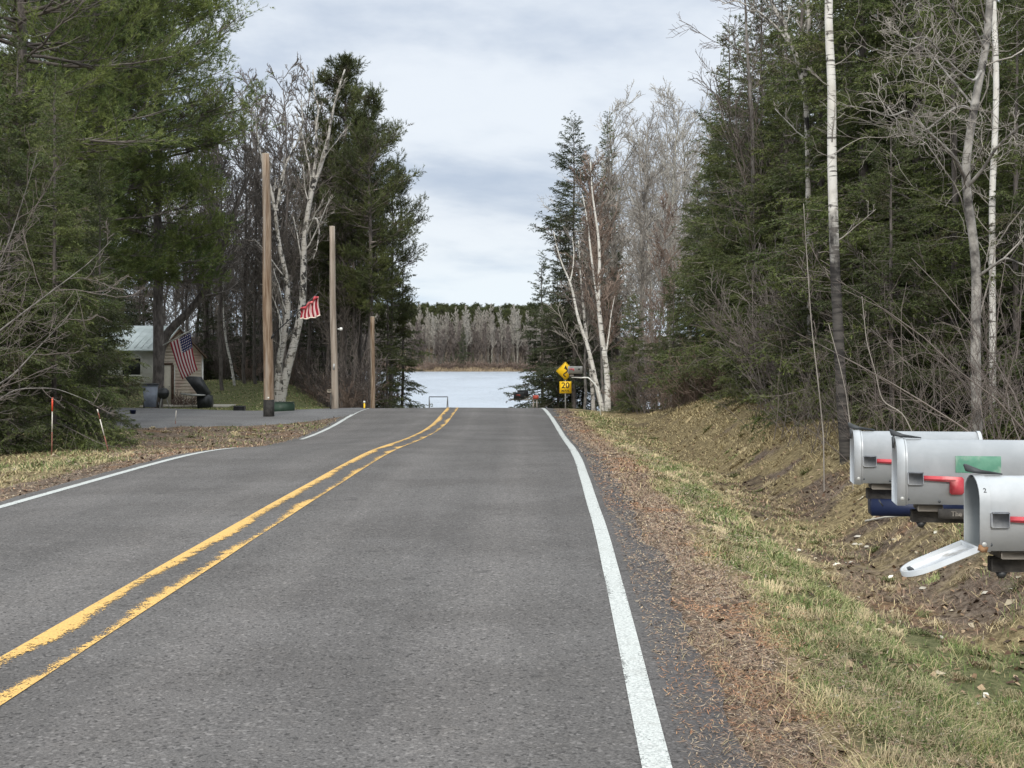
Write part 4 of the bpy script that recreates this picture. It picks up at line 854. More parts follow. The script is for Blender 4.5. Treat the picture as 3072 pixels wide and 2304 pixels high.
blades('grass', 'short dry grass on the left verge', 60000, lambda y, r: xc(y)-LL-.15-5.2*r.random(len(y)), (11, 44), 6)
blades('lawn_grass', 'green lawn grass below the birches', 45000, lambda y, r: -5.5-14*r.random(len(y)), (49, 76), 7, .65)
def clumps(name, label, nc, per, xf, yr, seed):
    r = np.random.default_rng(seed); cy = yr[0]*(yr[1]/yr[0])**r.random(nc); cx_ = xf(cy, r); k = ~in_drive(cx_, cy, .1); cx_, cy = cx_[k], cy[k]; nc = len(cx_)
    idx = np.repeat(np.arange(nc), per); n = len(idx); big = r.uniform(.6, 1.5, nc)[idx]; flat = r.uniform(.6, 3.0, nc)[idx]; dirn = r.uniform(0, 6.28, nc)[idx]; tone = r.uniform(.7, 1.25, nc)[idx]; grn = (r.random(nc) < .3)[idx]
    x = cx_[idx]+r.normal(0, .035, n)*big; y = cy[idx]+r.normal(0, .035, n)*big; z_ = H(x, y); a = dirn+r.normal(0, .8, n); h = r.uniform(.04, .12, n)*big; ly = flat*r.uniform(.4, 1.4, n)
    d = np.stack([np.cos(a)*ly, np.sin(a)*ly, np.ones(n)], 1); d = d/np.linalg.norm(d, axis=1, keepdims=True); b = np.stack([x, y, z_-.005], 1); mid = b+d*h[:, None]*.6+np.array([0, 0, .012]); tip = mid+(d*np.array([1, 1, -.25]))*h[:, None]*.7
    wd = np.maximum(.0028, y*.0004); s_ = np.stack([-np.sin(a), np.cos(a), 0*a], 1)*wd[:, None]/2; V = np.stack([b-s_, b+s_, mid+s_*.8, mid-s_*.8, tip], 1).reshape(-1, 3); i = np.arange(n)*5
    c = np.where(grn[:, None], np.array([[.17, .19, .075]]), np.array([[.43, .35, .21]]))*(tone*r.uniform(.6, 1.3, n))[:, None]
    m = MB(); m.faces(V, np.stack([i, i+1, i+2, i+3], 1), 0, np.repeat(c, 5, axis=0)); m.l.append(np.stack([i+3, i+2, i+4], 1).ravel()); m.t.append(np.full(n, 3)); m.m.append(np.zeros(n, int))
    tag(m.build(name, M['grass']), label, None, None, 'stuff')
clumps('straw_clumps', 'matted clumps of dead straw along the right verge and bank', 650, 70, lambda y, r: xc(y)+LR+np.where(r.random(len(y)) < .5, 1.0+np.abs(r.normal(0, .45, len(y))), 1.2+4*r.random(len(y))), (5.0, 40), 61)
clumps('straw_clumps', 'dead straw clumps along the left verge', 120, 60, lambda y, r: xc(y)-LL-.9-4*r.random(len(y)), (13, 40), 62)
def scatter_leaves(name, label, n, xf, yr, seed, cols, size):
    r = np.random.default_rng(seed); y = yr[0]*(yr[1]/yr[0])**r.random(n); x = xf(y, r); z_ = H(x, y)+.012
    k = ~in_drive(x, y, .0); x, y, z_ = x[k], y[k], z_[k]; n = len(x)
    a = r.uniform(0, 6.28, n); s_ = size*r.uniform(.5, 1.3, n); u = np.stack([np.cos(a), np.sin(a), r.normal(0, .35, n)], 1)*s_[:, None]; v = np.stack([-np.sin(a), np.cos(a), r.normal(0, .35, n)], 1)*s_[:, None]*.6
    b = np.stack([x, y, z_], 1); up = np.array([0, 0, 1.])*s_[:, None]*.3
    V = np.stack([b-u, b-v*.9+up*.4, b+u*.3-v+up, b+u*1.1, b+u*.3+v+up*.6, b-u*.4+v*.8], 1).reshape(-1, 3); i = np.arange(n)*6
    C = np.repeat(np.array(cols)[r.integers(0, len(cols), n)]*r.uniform(.7, 1.2, (n, 1)), 6, axis=0)
    m = MB(); m.faces(V, np.stack([i+k_ for k_ in range(6)], 1), 0, C); tag(m.build(name, M['leaf']), label, None, None, 'stuff')
scatter_leaves('dead_leaves', 'dead brown leaves littering the ditch and bank', 9000, lambda y, r: xc(y)+LR+.6+6*r.random(len(y)), (4.6, 40), 8, [(.10, .06, .04), (.20, .13, .08), (.30, .22, .14), (.06, .04, .03)], .028)
scatter_leaves('pale_leaves', 'pale curled leaves lying in the ditch near the mailboxes', 110, lambda y, r: xc(y)+LR+1.6+2.2*r.random(len(y)), (6, 17), 9, [(.55, .50, .38), (.42, .36, .26), (.62, .60, .52)], .034)
scatter_leaves('dead_leaves', 'brown leaf clumps on the left gravel shoulder', 1600, lambda y, r: xc(y)-LL-.4-5*r.random(len(y)), (14, 42), 10, [(.10, .07, .05), (.18, .13, .09), (.30, .25, .18)], .035)
r = np.random.default_rng(31); n = 120000; y = 4.6*(42/4.6)**r.random(n); side = r.random(n) < .8
x = np.where(side, xc(y)+LR+.12+np.abs(r.normal(.55, .42, n)), xc(y)-LL-.1-np.abs(r.normal(.6, .9, n)*np.where(y > 25, 2.5, 1))); d, g, l = zones(x, y); k = (r.random(n) < (.12+.9*d)*np.where(side, .25+.75*ss(.3, .75, x-(xc(y)+LR)), 1)) & ~in_drive(x, y); x, y = x[k], y[k]; n = len(x)
z_ = np.maximum(H(x, y), zroad(np.clip(x, xc(y)-3.2, xc(y)+3.5), y)-.05+0*x)+.006; dr_ = x-(xc(y)+LR); z_ = np.where((dr_ < .5) & (dr_ > 0), np.maximum(z_, zroad(x, y)+.008), z_)
a = r.uniform(0, 6.28, n); ln = r.uniform(.010, .045, n)*(1+y*.02); wd = np.maximum(.0014, y*.0003)*r.uniform(.7, 1.5, n); ch = r.random(n) < .10; ln = np.where(ch, ln*.4, ln); wd = np.where(ch, wd*2.4, wd)
u_ = np.stack([np.cos(a), np.sin(a), r.normal(.05, .22, n)], 1)*ln[:, None]; v_ = np.stack([-np.sin(a), np.cos(a), 0*a], 1)*wd[:, None]; b = np.stack([x, y, z_], 1)
V = np.stack([b-u_*.5, b+v_, b+u_*.5+np.array([0, 0, .004]), b-v_], 1).reshape(-1, 3); i = np.arange(n)*4
C = np.array([(.36, .275, .185), (.31, .205, .14), (.20, .14, .10), (.09, .065, .05), (.44, .36, .26), (.26, .215, .185)])[r.choice(6, n, p=[.25, .27, .18, .1, .1, .1])]*r.uniform(.7, 1.25, (n, 1))
C = np.where(((fbm(x, y, .9, 71) > .60) & (r.random(n) < .7))[:, None], C*np.array([1.15, .88, .72]), C)
m = MB(); m.faces(V, np.stack([i, i+1, i+2, i+3], 1), 0, np.repeat(C, 4, axis=0)); tag(m.build('verge_debris', M['leaf']), 'dead straw, chips and needles on the brown shoulder', None, None, 'stuff')
def tuft(name, label, x, y, n, h, seed, col=(.40, .34, .20), cat='grass tuft'):
    r = np.random.default_rng(seed); z0 = Hs(x, y); a = r.uniform(0, 6.28, n); ly = r.uniform(.05, .9, n); b = np.stack([r.normal(0, .03, n), r.normal(0, .03, n), np.full(n, -.01)], 1)
    hh = h*r.uniform(.5, 1.1, n); t = b+np.stack([np.cos(a)*ly, np.sin(a)*ly, np.ones(n)], 1)*hh[:, None]; s_ = np.stack([-np.sin(a), np.cos(a), 0*a], 1)*.0022
    m = MB(); m.tris(np.stack([b-s_, b+s_, t], 1), 0, np.array(col)*r.uniform(.6, 1.3, (n, 1)))
    return tag(m.build(name, M['grass'], loc=(x, y, z0)), label, cat)
tuft('grass_tuft', 'tall straw-coloured grass stems in the lower right of the verge', *G(1872, 1545), 22, .15, 3)
tuft('grass_tuft', 'yellow-green grass tuft at the bottom right corner', *G(2110, 1625), 80, .10, 4, (.30, .30, .10))
tuft('grass_tuft', 'reddish dry weed stems near the bottom edge of the verge', *G(1975, 1640), 40, .11, 5, (.26, .18, .12))
m = MB(); r = np.random.default_rng(4); q = [(math.cos(t)*(.035+.01*r.random()), math.sin(t)*(.02+.006*r.random()), .012+.01*r.random()) for t in np.linspace(0, 6.28, 12)[:-1]]
m.faces(q+[(0, 0, .022)], [(i, (i+1) % 11, 11) for i in range(11)]); xx, yy = G(1802, 1512)
tag(m.build('paper_scrap', M['door_in'], loc=(xx, yy, Hs(xx, yy))), 'small white scrap of litter on the brown verge', 'litter')
ga, gb = G(1870, 1130), G(1978, 1121); a = np.array([*ga, Hs(*ga)+.02]); b = np.array([*gb, Hs(*gb)+.04])
m = MB(); m.tubes(np.array([a, a*.6+b*.4+np.array([0, 0, .015]), b])-a, [.014, .012, .007], 5); tag(m.build('stick', M['t_pale'], loc=a), 'pale fallen stick in the ditch below the back mailbox', 'stick')
r = np.random.default_rng(9)
for i, (u, v) in enumerate([(1854, 1161), (1848, 1178), (1861, 1179), (1874, 1183), (1839, 1217), (1934, 1168), (1994, 1273), (2130, 1284)]):
    x_, y_ = G(u, v); s_ = .028+.018*r.random(); a_ = np.linspace(0, 6.28, 9)[:-1]; V = [(math.cos(t)*s_*r.uniform(.8, 1.2), math.sin(t)*s_*.7, .004) for t in a_]+[(math.cos(t)*s_*.6, math.sin(t)*s_*.4, .02) for t in a_]
    m = MB(); m.faces(V, [(k_, (k_+1) % 8, 8+(k_+1) % 8, 8+k_) for k_ in range(8)]); m.l.append(np.arange(8, 16)); m.t.append(np.array([8])); m.m.append(np.array([0]))
    tag(m.build('pale_stone', M['conc'], loc=(x_, y_, Hs(x_, y_))), 'pale flat stone on the bare ditch floor behind the mailboxes', 'stone', 'pale stones in the ditch')

# ------------------------------------------------------------------ the three near mailboxes
def arch(w_, h_, n=14, off=0.0):
    r0 = w_/2+off; zc_ = h_-w_/2; pts = [(-r0, -off), ]
    pts += [(-r0*math.cos(t), zc_+r0*math.sin(t)) for t in np.linspace(0, math.pi, n)]; pts += [(r0, -off)]
    return np.array(pts)
def shell(m, prof, x0, x1, mat=0, flip=False):
    n = len(prof); V = [(x, p[0], p[1]) for x in (x0, x1) for p in prof]
    Fc = [(i, (i+1) % n, n+(i+1) % n, n+i) for i in range(n)]
    m.faces(V, Fc, mat)
def mailbox(label, X0, D, z0, w_, h_, L, open_=False, sticker=False, yaw=-1.5):
    t = thing('mailbox', label, 'mailbox', (X0, D, z0), R_(yaw), 'grey mailboxes in a row at the right')
    A = arch(w_, h_); n = len(A)
    m = MB(); shell(m, A, 0, L); m.l.append(np.arange(n)+m.n-n); m.t.append(np.array([n])); m.m.append(np.array([0]))
    m2 = MB(); shell(m2, arch(w_, h_, off=.004), L-.012, L+.004); m2.build('rim', M['galv'], t); m2 = MB(); shell(m2, arch(w_, h_, off=.003), .0 if open_ else .03, .036, 0)
    if not open_: m.l.append(np.arange(n)+m.n-2*n); m.t.append(np.array([n])); m.m.append(np.array([0]))
    m.build('body', M['galv'], t); m2.build('rim', M['galv'], t)
    if open_:
        mi = MB(); Ai = arch(w_-.008, h_-.008)+np.array([0, .004]); shell(mi, Ai, .001, L-.01); mi.l.append(np.arange(n)+mi.n-n); mi.t.append(np.array([n])); mi.m.append(np.array([0])); mi.build('inside', M['galv_in'], t)
    # door
    dm = MB()
    if not open_:
        Ao = arch(w_, h_, off=.006); shell(dm, Ao, -.006, .027); dm.l.append(np.arange(n)+dm.n-2*n); dm.t.append(np.array([n])); dm.m.append(np.array([0]))
        d = dm.build('door', M['galv'], t)
    else:
        Ao = arch(w_, h_, off=.004); Ai2 = arch(w_-.016, h_-.012, off=0)+np.array([0, .004])
        def down(p, k):   # hinge at the bottom edge; the plate hangs outward and down
            c, s = math.cos(R_(22.5)), math.sin(R_(22.5)); e = p[1]
            return (-.004-e*c-k*s, p[0], -.004-e*s+k*c)
        V = [down(p, 0) for p in Ao]+[down(p, .018) for p in Ao]+[down(p, .018) for p in Ai2]+[down(p, .004) for p in Ai2]
        dm.faces(V, [(i, (i+1) % n, n+(i+1) % n, n+i) for i in range(n)]+[(n+i, n+(i+1) % n, 2*n+(i+1) % n, 2*n+i) for i in range(n)]+[(2*n+i, 2*n+(i+1) % n, 3*n+(i+1) % n, 3*n+i) for i in range(n)])
        dm.l.append(np.arange(n)+3*n); dm.t.append(np.array([n])); dm.m.append(np.array([1])); dm.l.append(np.arange(n)); dm.t.append(np.array([n])); dm.m.append(np.array([0]))
        d = dm.build('door', [M['galv'], M['door_in']], t)
        q = MB(); e = h_-.03; c, s = math.cos(R_(22.5)), math.sin(R_(22.5)); q.box((-.004-e*c-.012*s, 0, -.004-e*s+.012*c), (.012, .05, .010), RY(R_(-22.5))); q.build('door_catch', M['mb_dark'], d)
        rs_ = MB(); rs_.cyl((.008, -w_/2-.008, .004), (.008, -w_/2+.002, .004), .009, k=12); rs_.build('rusty_hinge', M['rust'], t)
        k_ = MB(); k_.box((.010, -w_/2-.0030, .008), (.032, .004, .020), RY(.3)); k_.build('hinge_strap', M['rust'], t)
    # latch tab on the crown
    lt = MB(); zt = h_+.008; lt.prism([(-.026, zt+.028), (-.018, zt+.006), (.02, zt-.001), (.10, zt-.004), (.10, zt), (.03, zt+.012), (-.02, zt+.032)], 'y', -.012, .012)
    if not open_: lt.prism([(-.016, zt-.002), (-.006, zt+.008), (-.010, zt-.045), (-.014, zt-.045)], 'y', -.014, .014)
    lt.build('latch', M['mb_dark'], d if not open_ else t)
    # flag: holder, arm and paddle on the side towards the camera
    yy = -w_/2
    fh = MB(); fh.box((.066, yy-.009, .105), (.062, .016, .052), bev=.004); fh.build('flag_holder', M['hold'], t)
    fl = MB(); fl.prism([(.097, .098), (.198, .092), (.198, .050), (.205, .042), (.246, .042), (.253, .050), (.253, .105), (.246, .113), (.097, .117)], 'y', yy-.012, yy-.008); fl.prism([(.10, .102), (.22, .098), (.22, .104), (.10, .109)], 'y', yy-.014, yy-.011); fl.build('flag', M['flagred'], t)
    rv = MB()
    for (rx_, rz_) in ((.038, .02), (.16, .012), (.40, .012)): rv.lathe([(0, .003), (.004, .002), (.006, 0)], (0, 0, 0), 8); rv.v[-1] = rv.v[-1] @ RX(R_(90)).T+np.array([rx_, yy-.0005, rz_])
    rv.build('rivets', M['mb_dark'], t)
    pv = MB()
    pv.lathe([(0, .002), (.007, .002), (.0085, 0)], (0, 0, 0), 12); pv.v[-1] = pv.v[-1] @ RX(R_(90)).T+np.array([.014, -w_/2-.0065, .022]); pv.build('hinge_pin', M['steel'], t)
    if sticker:
        st = MB(); Af = arch(w_, h_, 30, off=.0016); sel = [p for p in Af if p[0] < 0 and .118 < p[1] < h_-.052]; sel = [(-w_/2-.0016, .130)]+[p for p in sel if p[1] > .135]
        ns_ = len(sel); xs_ = np.linspace(.222, .398, 9); V = [(x_, p[0], p[1]) for x_ in xs_ for p in sel]
        st.faces(V, [(a_*ns_+i, a_*ns_+i+1, (a_+1)*ns_+i+1, (a_+1)*ns_+i) for a_ in range(8) for i in range(ns_-1)]); st.build('green_sticker', M['sticker'], t)
    return t
def stand(label, X0, D, z0, yaw):
    t = thing('mailbox_stand', label, 'mailbox stand', (X0, D, Hs(X0+.85, D)), R_(yaw)); g = z0-Hs(X0+.85, D)
    m = MB(); m.box((.128, 0, g-.0135), (.10, .14, .026), bev=.003); m.build('wood_block', M['wood_w'], t)
    m = MB(); m.box((.50, .0, g-.052), (.88, .05, .050), bev=.003); m.build('arm', M['wood_d'], t)
    m = MB(); m.box((.99, .0, g/2-.2), (.09, .09, g+.30), bev=.005); m.build('post', M['wood_d'], t)
    m = MB(); m.cyl((.10, 0, g-.078), (.10, 0, g-.10), .022, .010, 10); m.build('bolt', M['black'], t)
    return t
mb0 = mailbox('grey mailbox with its door hanging open, nearest of the row', 1.569, 4.66, .968, .17, .245, .56, open_=True)
stand('dark wooden stand under the open mailbox', 1.569, 4.66, .964, -1.5)
mailbox('grey mailbox with a faded green sticker, in the middle of the row', 1.580, 5.62, 1.022, .18, .258, .60, sticker=True, yaw=-9)
stand('dark wooden stand under the mailbox with the green sticker', 1.58, 5.62, 1.018, -9)
mailbox('grey closed mailbox farthest back in the row', 1.640, 6.56, 1.019, .18, .243, .58, yaw=-8)
stand('dark wooden stand under the farthest of the near mailboxes', 1.64, 6.56, 1.015, -8)
t = thing('newspaper_tube', 'dark blue newspaper box slung under the farthest near mailbox', 'newspaper box', (1.72, 6.56, .89), R_(-8))
m = MB(); pf = [(-.085, .0), (-.075, -.028), (.075, -.028), (.085, 0), (.085, .05), (-.085, .05)]; m.prism(pf, 'x', 0, .42); m.build('shell', M['bluep'], t)
m = MB(); m.cyl((.03, -.08, .05), (.05, -.08, .02), .006, k=6); m.box((.2, 0, .056), (.05, .05, .03)); m.build('hanger', M['black'], t)

nb_o = thing('name_board', 'dark board with pale hand lettering under the middle mailbox', 'sign', (1.80, 5.50, .985), R_(-9))
m = MB(); m.box((0, 0, 0), (.16, .012, .040)); m.build('board', M['wood_d'], nb_o)
# ------------------------------------------------------------------ curve sign, far mailboxes
D = 60.0; x_ = (1221.5-CX)/F*D; gz = Hs(x_, D); t = thing('road_sign', 'yellow winding-road warning sign above a 20 MPH plaque at the crest', 'road sign', (x_, D, gz))
zc1 = CZ-(802-HY)/F*D-gz; zc2 = CZ-(837-HY)/F*D-gz; hd = .415; hp = .265
m = MB(); m.box((0, .03, (zc1+.2)/2-.15), (.055, .035, zc1+.5)); m.build('post', M['steel'], t)
def rsq(h_, r_, k=5, ang=0):
    out = []
    for q in range(4):
        cx_, cy_ = ((1, 1), (-1, 1), (-1, -1), (1, -1))[q]
        for j in range(k): a_ = R_(q*90+90*j/(k-1)); out.append((cx_*(h_-r_)+r_*math.cos(a_), cy_*(h_-r_)+r_*math.sin(a_)))
    c_, s_ = math.cos(ang), math.sin(ang); return [(a*c_-b*s_, a*s_+b*c_) for a, b in out]
m = MB(); m.prism([(a, b+zc1) for a, b in rsq(hd*.7071, .04, ang=R_(45))], 'y', -.004, .004); pa = m.build('warning_panel', M['yellow'], t)
def ribbon(pts, wd, y, m, th=.002):
    pts = np.array(pts, float); T = unit(np.gradient(pts, axis=0)); N = np.stack([-T[:, 1], T[:, 0]], 1)*wd/2; a = pts+N; b = pts-N; n_ = len(pts)
    V = [(p[0], y, p[1]) for p in a]+[(p[0], y, p[1]) for p in b]; m.faces(V, [(i, i+1, n_+i+1, n_+i) for i in range(n_-1)])
m = MB(); s_ = np.linspace(0, 1, 26); cx_ = np.where(s_ < .5, -.07*np.sin(s_*2*np.pi), -.06*np.sin(s_*2*np.pi)); cx_ = -.085*np.sin(s_*2*np.pi*1.0)+.01; cz_ = -.25+.36*s_
ribbon(np.stack([cx_, cz_+zc1], 1), .055, -.0065, m); m.faces([(-.065, -.0065, zc1+.10), (.085, -.0065, zc1+.10), (.005, -.0065, zc1+.27)], [(0, 1, 2)])
bd = rsq(hd*.7071-.02, .035, ang=R_(45)); bd.append(bd[0]); ribbon([(a, b+zc1) for a, b in bd], .010, -.0055, m); m.build('arrow', M['ink'], pa)
m = MB(); m.prism([(a, b+zc2) for a, b in rsq(hp, .03)], 'y', -.004, .004); pl = m.build('speed_plaque', M['yellow'], t)
m = MB(); bd = rsq(hp-.018, .025); bd.append(bd[0]); ribbon([(a, b+zc2) for a, b in bd], .009, -.0055, m); m.build('border', M['ink'], pl)
def text(s_, size, loc, parent, mat, name='lettering', rot=(R_(90), 0, 0)):
    c = bpy.data.curves.new(name, 'FONT'); c.body = s_; c.size = size; c.align_x = 'CENTER'; c.align_y = 'CENTER'; c.extrude = .001; c.materials.append(mat); c.offset = size*.018
    o = bpy.data.objects.new(name, c); COL.objects.link(o); bpy.context.view_layer.update(); me = bpy.data.meshes.new_from_object(o); bpy.data.objects.remove(o)
    return link(name, me, parent, loc, rot)
text('20', .36, (0, -.0062, zc2+.075), pl, M['ink']); text('M.P.H.', .135, (0, -.0062, zc2-.155), pl, M['ink'])

text('2', .022, (.020, -.0770, .201), mb0, M['mb_dark'], 'number', (R_(62), 0, R_(0)))
text('The', .027, (-.01, -.0075, 0), nb_o, M['wood_w'])
D = 45.0; x_ = (1227-CX)/F*D; zb = CZ-(807.5-HY)/F*D
t = thing('mailbox', 'weathered grey mailbox with a red flag overlapping the curve sign', 'mailbox', (x_, D, zb), 0)
A = arch(.17, .245); n = len(A); m = MB(); shell(m, A, 0, .47); m.l += [np.arange(n), np.arange(n)+n]; m.t += [np.array([n])]*2; m.m += [np.array([0])]*2; m.build('body', M['steel'], t)
m = MB(); shell(m, arch(.17, .245, off=.005), -.005, .02); m.l.append(np.arange(n)); m.t.append(np.array([n])); m.m.append(np.array([0])); m.build('door', M['steel'], t)
m = MB(); m.prism([(.04, .17), (.20, .17), (.20, .09), (.16, .09), (.16, .135), (.04, .14)], 'y', -.096, -.090); m.build('flag', M['flagred'], t)
m = MB(); m.box((.36, -.092, .15), (.05, .012, .05)); m.build('flag_holder', M['black'], t)
t = thing('mailbox_stand', 'curved white pipe stand holding the weathered grey mailbox', 'mailbox stand', (x_+.95, D, Hs(x_+.95, D)), 0); g = zb-Hs(x_+.95, D)
m = MB(); m.box((-.71, 0, g-.058), (.42, .05, .105), bev=.004); m.build('board', M['wood_d'], t)
m = MB(); m.box((-.83, -.028, g-.058), (.14, .006, .075)); m.build('name_plate', M['wood_w'], t)
pts = np.array([(-.50, 0, g-.135), (-.40, 0, g-.125), (-.28, 0, g-.13), (-.12, 0, g-.28), (.03, 0, g-.46), (.10, 0, g-.75), (.13, 0, -.15)]); m = MB(); m.tubes(pts, [.022]*7, 8); m.tubes(np.array([(-.83, 0, g-.11), (-.6, 0, g-.125), (-.50, 0, g-.135)]), [.022]*3, 8); m.build('pipe', M['lamp'], t)

D = 57.0; bx = (1110-CX)/F*D
t = thing('mailbox', 'black mailbox jutting over the water view beside low spruces', 'mailbox', (bx, D, CZ-(860.5-HY)/F*D), 0)
A = arch(.19, .25); m = MB(); shell(m, A, 0, .43); m.l += [np.arange(n), np.arange(n)+n]; m.t += [np.array([n])]*2; m.m += [np.array([0])]*2; m.build('body', M['black'], t)
m = MB(); shell(m, arch(.19, .25, off=.006), -.008, .03); m.l.append(np.arange(n)); m.t.append(np.array([n])); m.m.append(np.array([0])); m.build('door', M['black'], t)
m = MB(); m.prism([(.10, .15), (.26, .15), (.26, .10), (.22, .10), (.22, .125), (.10, .13)], 'y', -.104, -.099); m.build('flag', M['redp'], t)
t = thing('mailbox', 'second dark mailbox just behind the black one, its top showing above', 'mailbox', (bx+.16, D+.35, CZ-(856-HY)/F*D), 0)
m = MB(); shell(m, A, 0, .45); m.l += [np.arange(n), np.arange(n)+n]; m.t += [np.array([n])]*2; m.m += [np.array([0])]*2; m.build('body', M['black'], t)
m = MB(); shell(m, arch(.19, .25, off=.006), -.008, .03); m.l.append(np.arange(n)); m.t.append(np.array([n])); m.m.append(np.array([0])); m.build('door', M['black'], t)
xx = (1156-CX)/F*D; gz = Hs(xx, D); zt = CZ-(861.5-HY)/F*D-gz
t = thing('mailbox_stand', 'two-legged wooden stand carrying the black mailbox and its neighbour', 'mailbox stand', (xx, D+.1, gz), 0)
for s_ in (-.07, .07): m = MB(); m.box((s_, 0, (zt-.05)/2-.1), (.06, .06, zt+.15)); m.build('post', M['wood_w'], t)
m = MB(); m.box((-.45, 0, zt-.035), (1.1, .10, .05)); m.build('arm', M['wood_w'], t)
m = MB(); m.box((-.45, .28, zt+.05), (.5, .08, .05)); m.box((-.1, .14, zt-.0), (.06, .3, .05)); m.build('rear_arm', M['wood_w'], t)
t = thing('newspaper_tube', 'red newspaper box on top of the two-legged stand', 'newspaper box', (xx, D+.1, gz+zt-.008), 0)
m = MB(); m.prism([(-.08, 0), (.08, 0), (.08, .12), (.05, .15), (-.05, .15), (-.08, .12)], 'x', -.09, .14); m.build('shell', M['redp'], t)
m = MB(); m.box((-.093, 0, .07), (.006, .11, .08)); m.build('opening', M['black'], t)  # flat black plate gives the solid box a painted shaded hollow
# frame by the water
D = 70.0; x0 = (927-CX)/F*D; x1 = (967-CX)/F*D; zt = CZ-(857.5-HY)/F*D; gz = Hs((x0+x1)/2, D)
t = thing('metal_frame', 'open grey tube frame with splayed legs standing before the lake', 'frame', ((x0+x1)/2, D, gz), 0); hw = (x1-x0)/2; g = zt-gz
m = MB(); m.cyl((-hw, 0, g), (hw, 0, g), .022, k=8); m.build('top_rail', M['black'], t)
for sx in (-1, 1):
    for sy in (-1, 1): m = MB(); m.tubes(np.array([(sx*hw, 0, g), (sx*(hw-.01+.02*sy), sy*.1, g*.6), (sx*(hw+.03*sy), sy*.35, -.1)]), [.02]*3, 7); m.build('leg', M['wire'], t)

# ------------------------------------------------------------------ utility poles
def pole(label, u, D, vtop, r0, r1, mt, lean=0.0, tar=False, cap=True):
    x_ = (u-CX)/F*D; gz = Hs(x_, D); zt = CZ-(vtop-HY)/F*D-gz; t = thing('utility_pole', label, 'pole', (x_, D, gz), 0, 'sawn-off utility poles')
    n_ = 12; zz = np.linspace(-.3, zt, n_); m = MB(); m.tubes(np.stack([lean*zz/zt+.012*np.sin(zz*1.3), 0*zz, zz], 1), r0+(r1-r0)*np.clip(zz/zt, 0, 1), 18); m.build('shaft', M[mt], t, smooth=False)
    if cap: m = MB(); m.cyl((lean+.012*math.sin(zt*1.3), 0, zt+.002), (lean+.012*math.sin(zt*1.3), 0, zt+.018), r1*1.0, r1*.96, 18); m.build('sawn_top', M['pole_top'], t)
    if tar: m = MB(); m.cyl((0, 0, -.2), (.003, 0, .56), r0+.006, r0+.004, 18); m.build('tarred_foot', M['tar'], t); m = MB(); m.box((.02, -r0-.008, .62), (.05, .008, .05)); m.build('tag', M['lamp'], t)
    return t, zt
p1, h1 = pole('thickest sawn-off utility pole with an orange shaft and black tarred foot', 580.5, 42, 333, .166, .118, 'pole_a', -.09, True)
p2, h2 = pole('greyish sawn-off utility pole with a small white lamp, second from the road sign side of the driveway', 723.5, 47, 490, .125, .095, 'pole_b', -.11)
p2['label'] = 'greyish sawn-off utility pole with a small white lamp on its side'
p3, h3 = pole('shortest sawn-off utility pole, nearest the lake', 805, 59, 685, .10, .092, 'pole_a')
m = MB(); zl = CZ-(711-HY)/F*47-Hs((723.5-CX)/F*47, 47); m.cyl((.09, 0, zl), (.17, 0, zl), .018, k=8); m.lathe([(0, 0), (.05, .0), (.06, .03), (.05, .085), (.0, .10)], (0, 0, 0), 12); m.v[-1] = m.v[-1] @ RY(R_(90)).T+np.array([.165, 0, zl]); m.build('lamp', M['lamp'], p2)
m = MB(); m.box((-.02, -.12, 1.5), (.07, .02, .2)); m.build('plate', M['steel'], p2)
x_ = (714.5-CX)/F*46.6; gz = Hs(x_, 46.6); t = thing('meter_post', 'thin dark post with a small pale box beside the lamp pole', 'post', (x_, 46.6, gz)); zt = CZ-(848-HY)/F*46.6-gz
m = MB(); m.box((0, 0, zt/2-.1), (.045, .045, zt+.2)); m.build('post', M['wood_d'], t); m = MB(); m.box((-.05, -.02, zt+.055), (.13, .09, .11), bev=.008); m.build('meter_box', M['pole_top'], t)
x_ = (787-CX)/F*56; gz = Hs(x_, 56); t = thing('marker_post', 'tiny yellow marker post with a white cap left of the shortest pole', 'marker', (x_, 56, gz)); zt = CZ-(871-HY)/F*56-gz; zt = max(zt, .18)
m = MB(); m.cyl((0, 0, -.1), (0, 0, zt), .035, k=10); m.build('tube', M['yellow'], t); m = MB(); m.cyl((0, 0, zt), (0, 0, zt+.09), .045, .04, 10); m.build('cap', M['lamp'], t)
# utility cabinet, tyre planter
D = 46.2; x_ = (614.5-CX)/F*D; gz = Hs(x_, D); t = thing('utility_cabinet', 'low dark green utility cabinet on the lawn right of the tarred pole', 'cabinet', (x_, D, gz), .1)
m = MB(); m.prism([(-.33, -.05), (.33, -.05), (.33, .27), (.29, .33), (-.30, .35), (-.33, .33)], 'y', -.25, .25); m.build('body', M['gbox'], t); m = MB(); m.box((0, 0, .352), (.66, .53, .02), bev=.008); m.build('lid', M['gbox'], t)
x_ = (517.5-CX)/F*48.5; gz = Hs(x_, 48.5)+.02; t = thing('planter', 'low black ribbed planter box at the lawn edge', 'planter', (x_, 48.5, gz))
m = MB(); m.box((0, 0, .09), (.38, .3, .18), bev=.015)
for k_ in range(4): m.box((0, 0, .03+k_*.04), (.40, .32, .012))
m.build('box', M['black'], t); m = MB(); m.box((0, 0, .183), (.34, .26, .01)); m.build('soil', M['tar'], t)

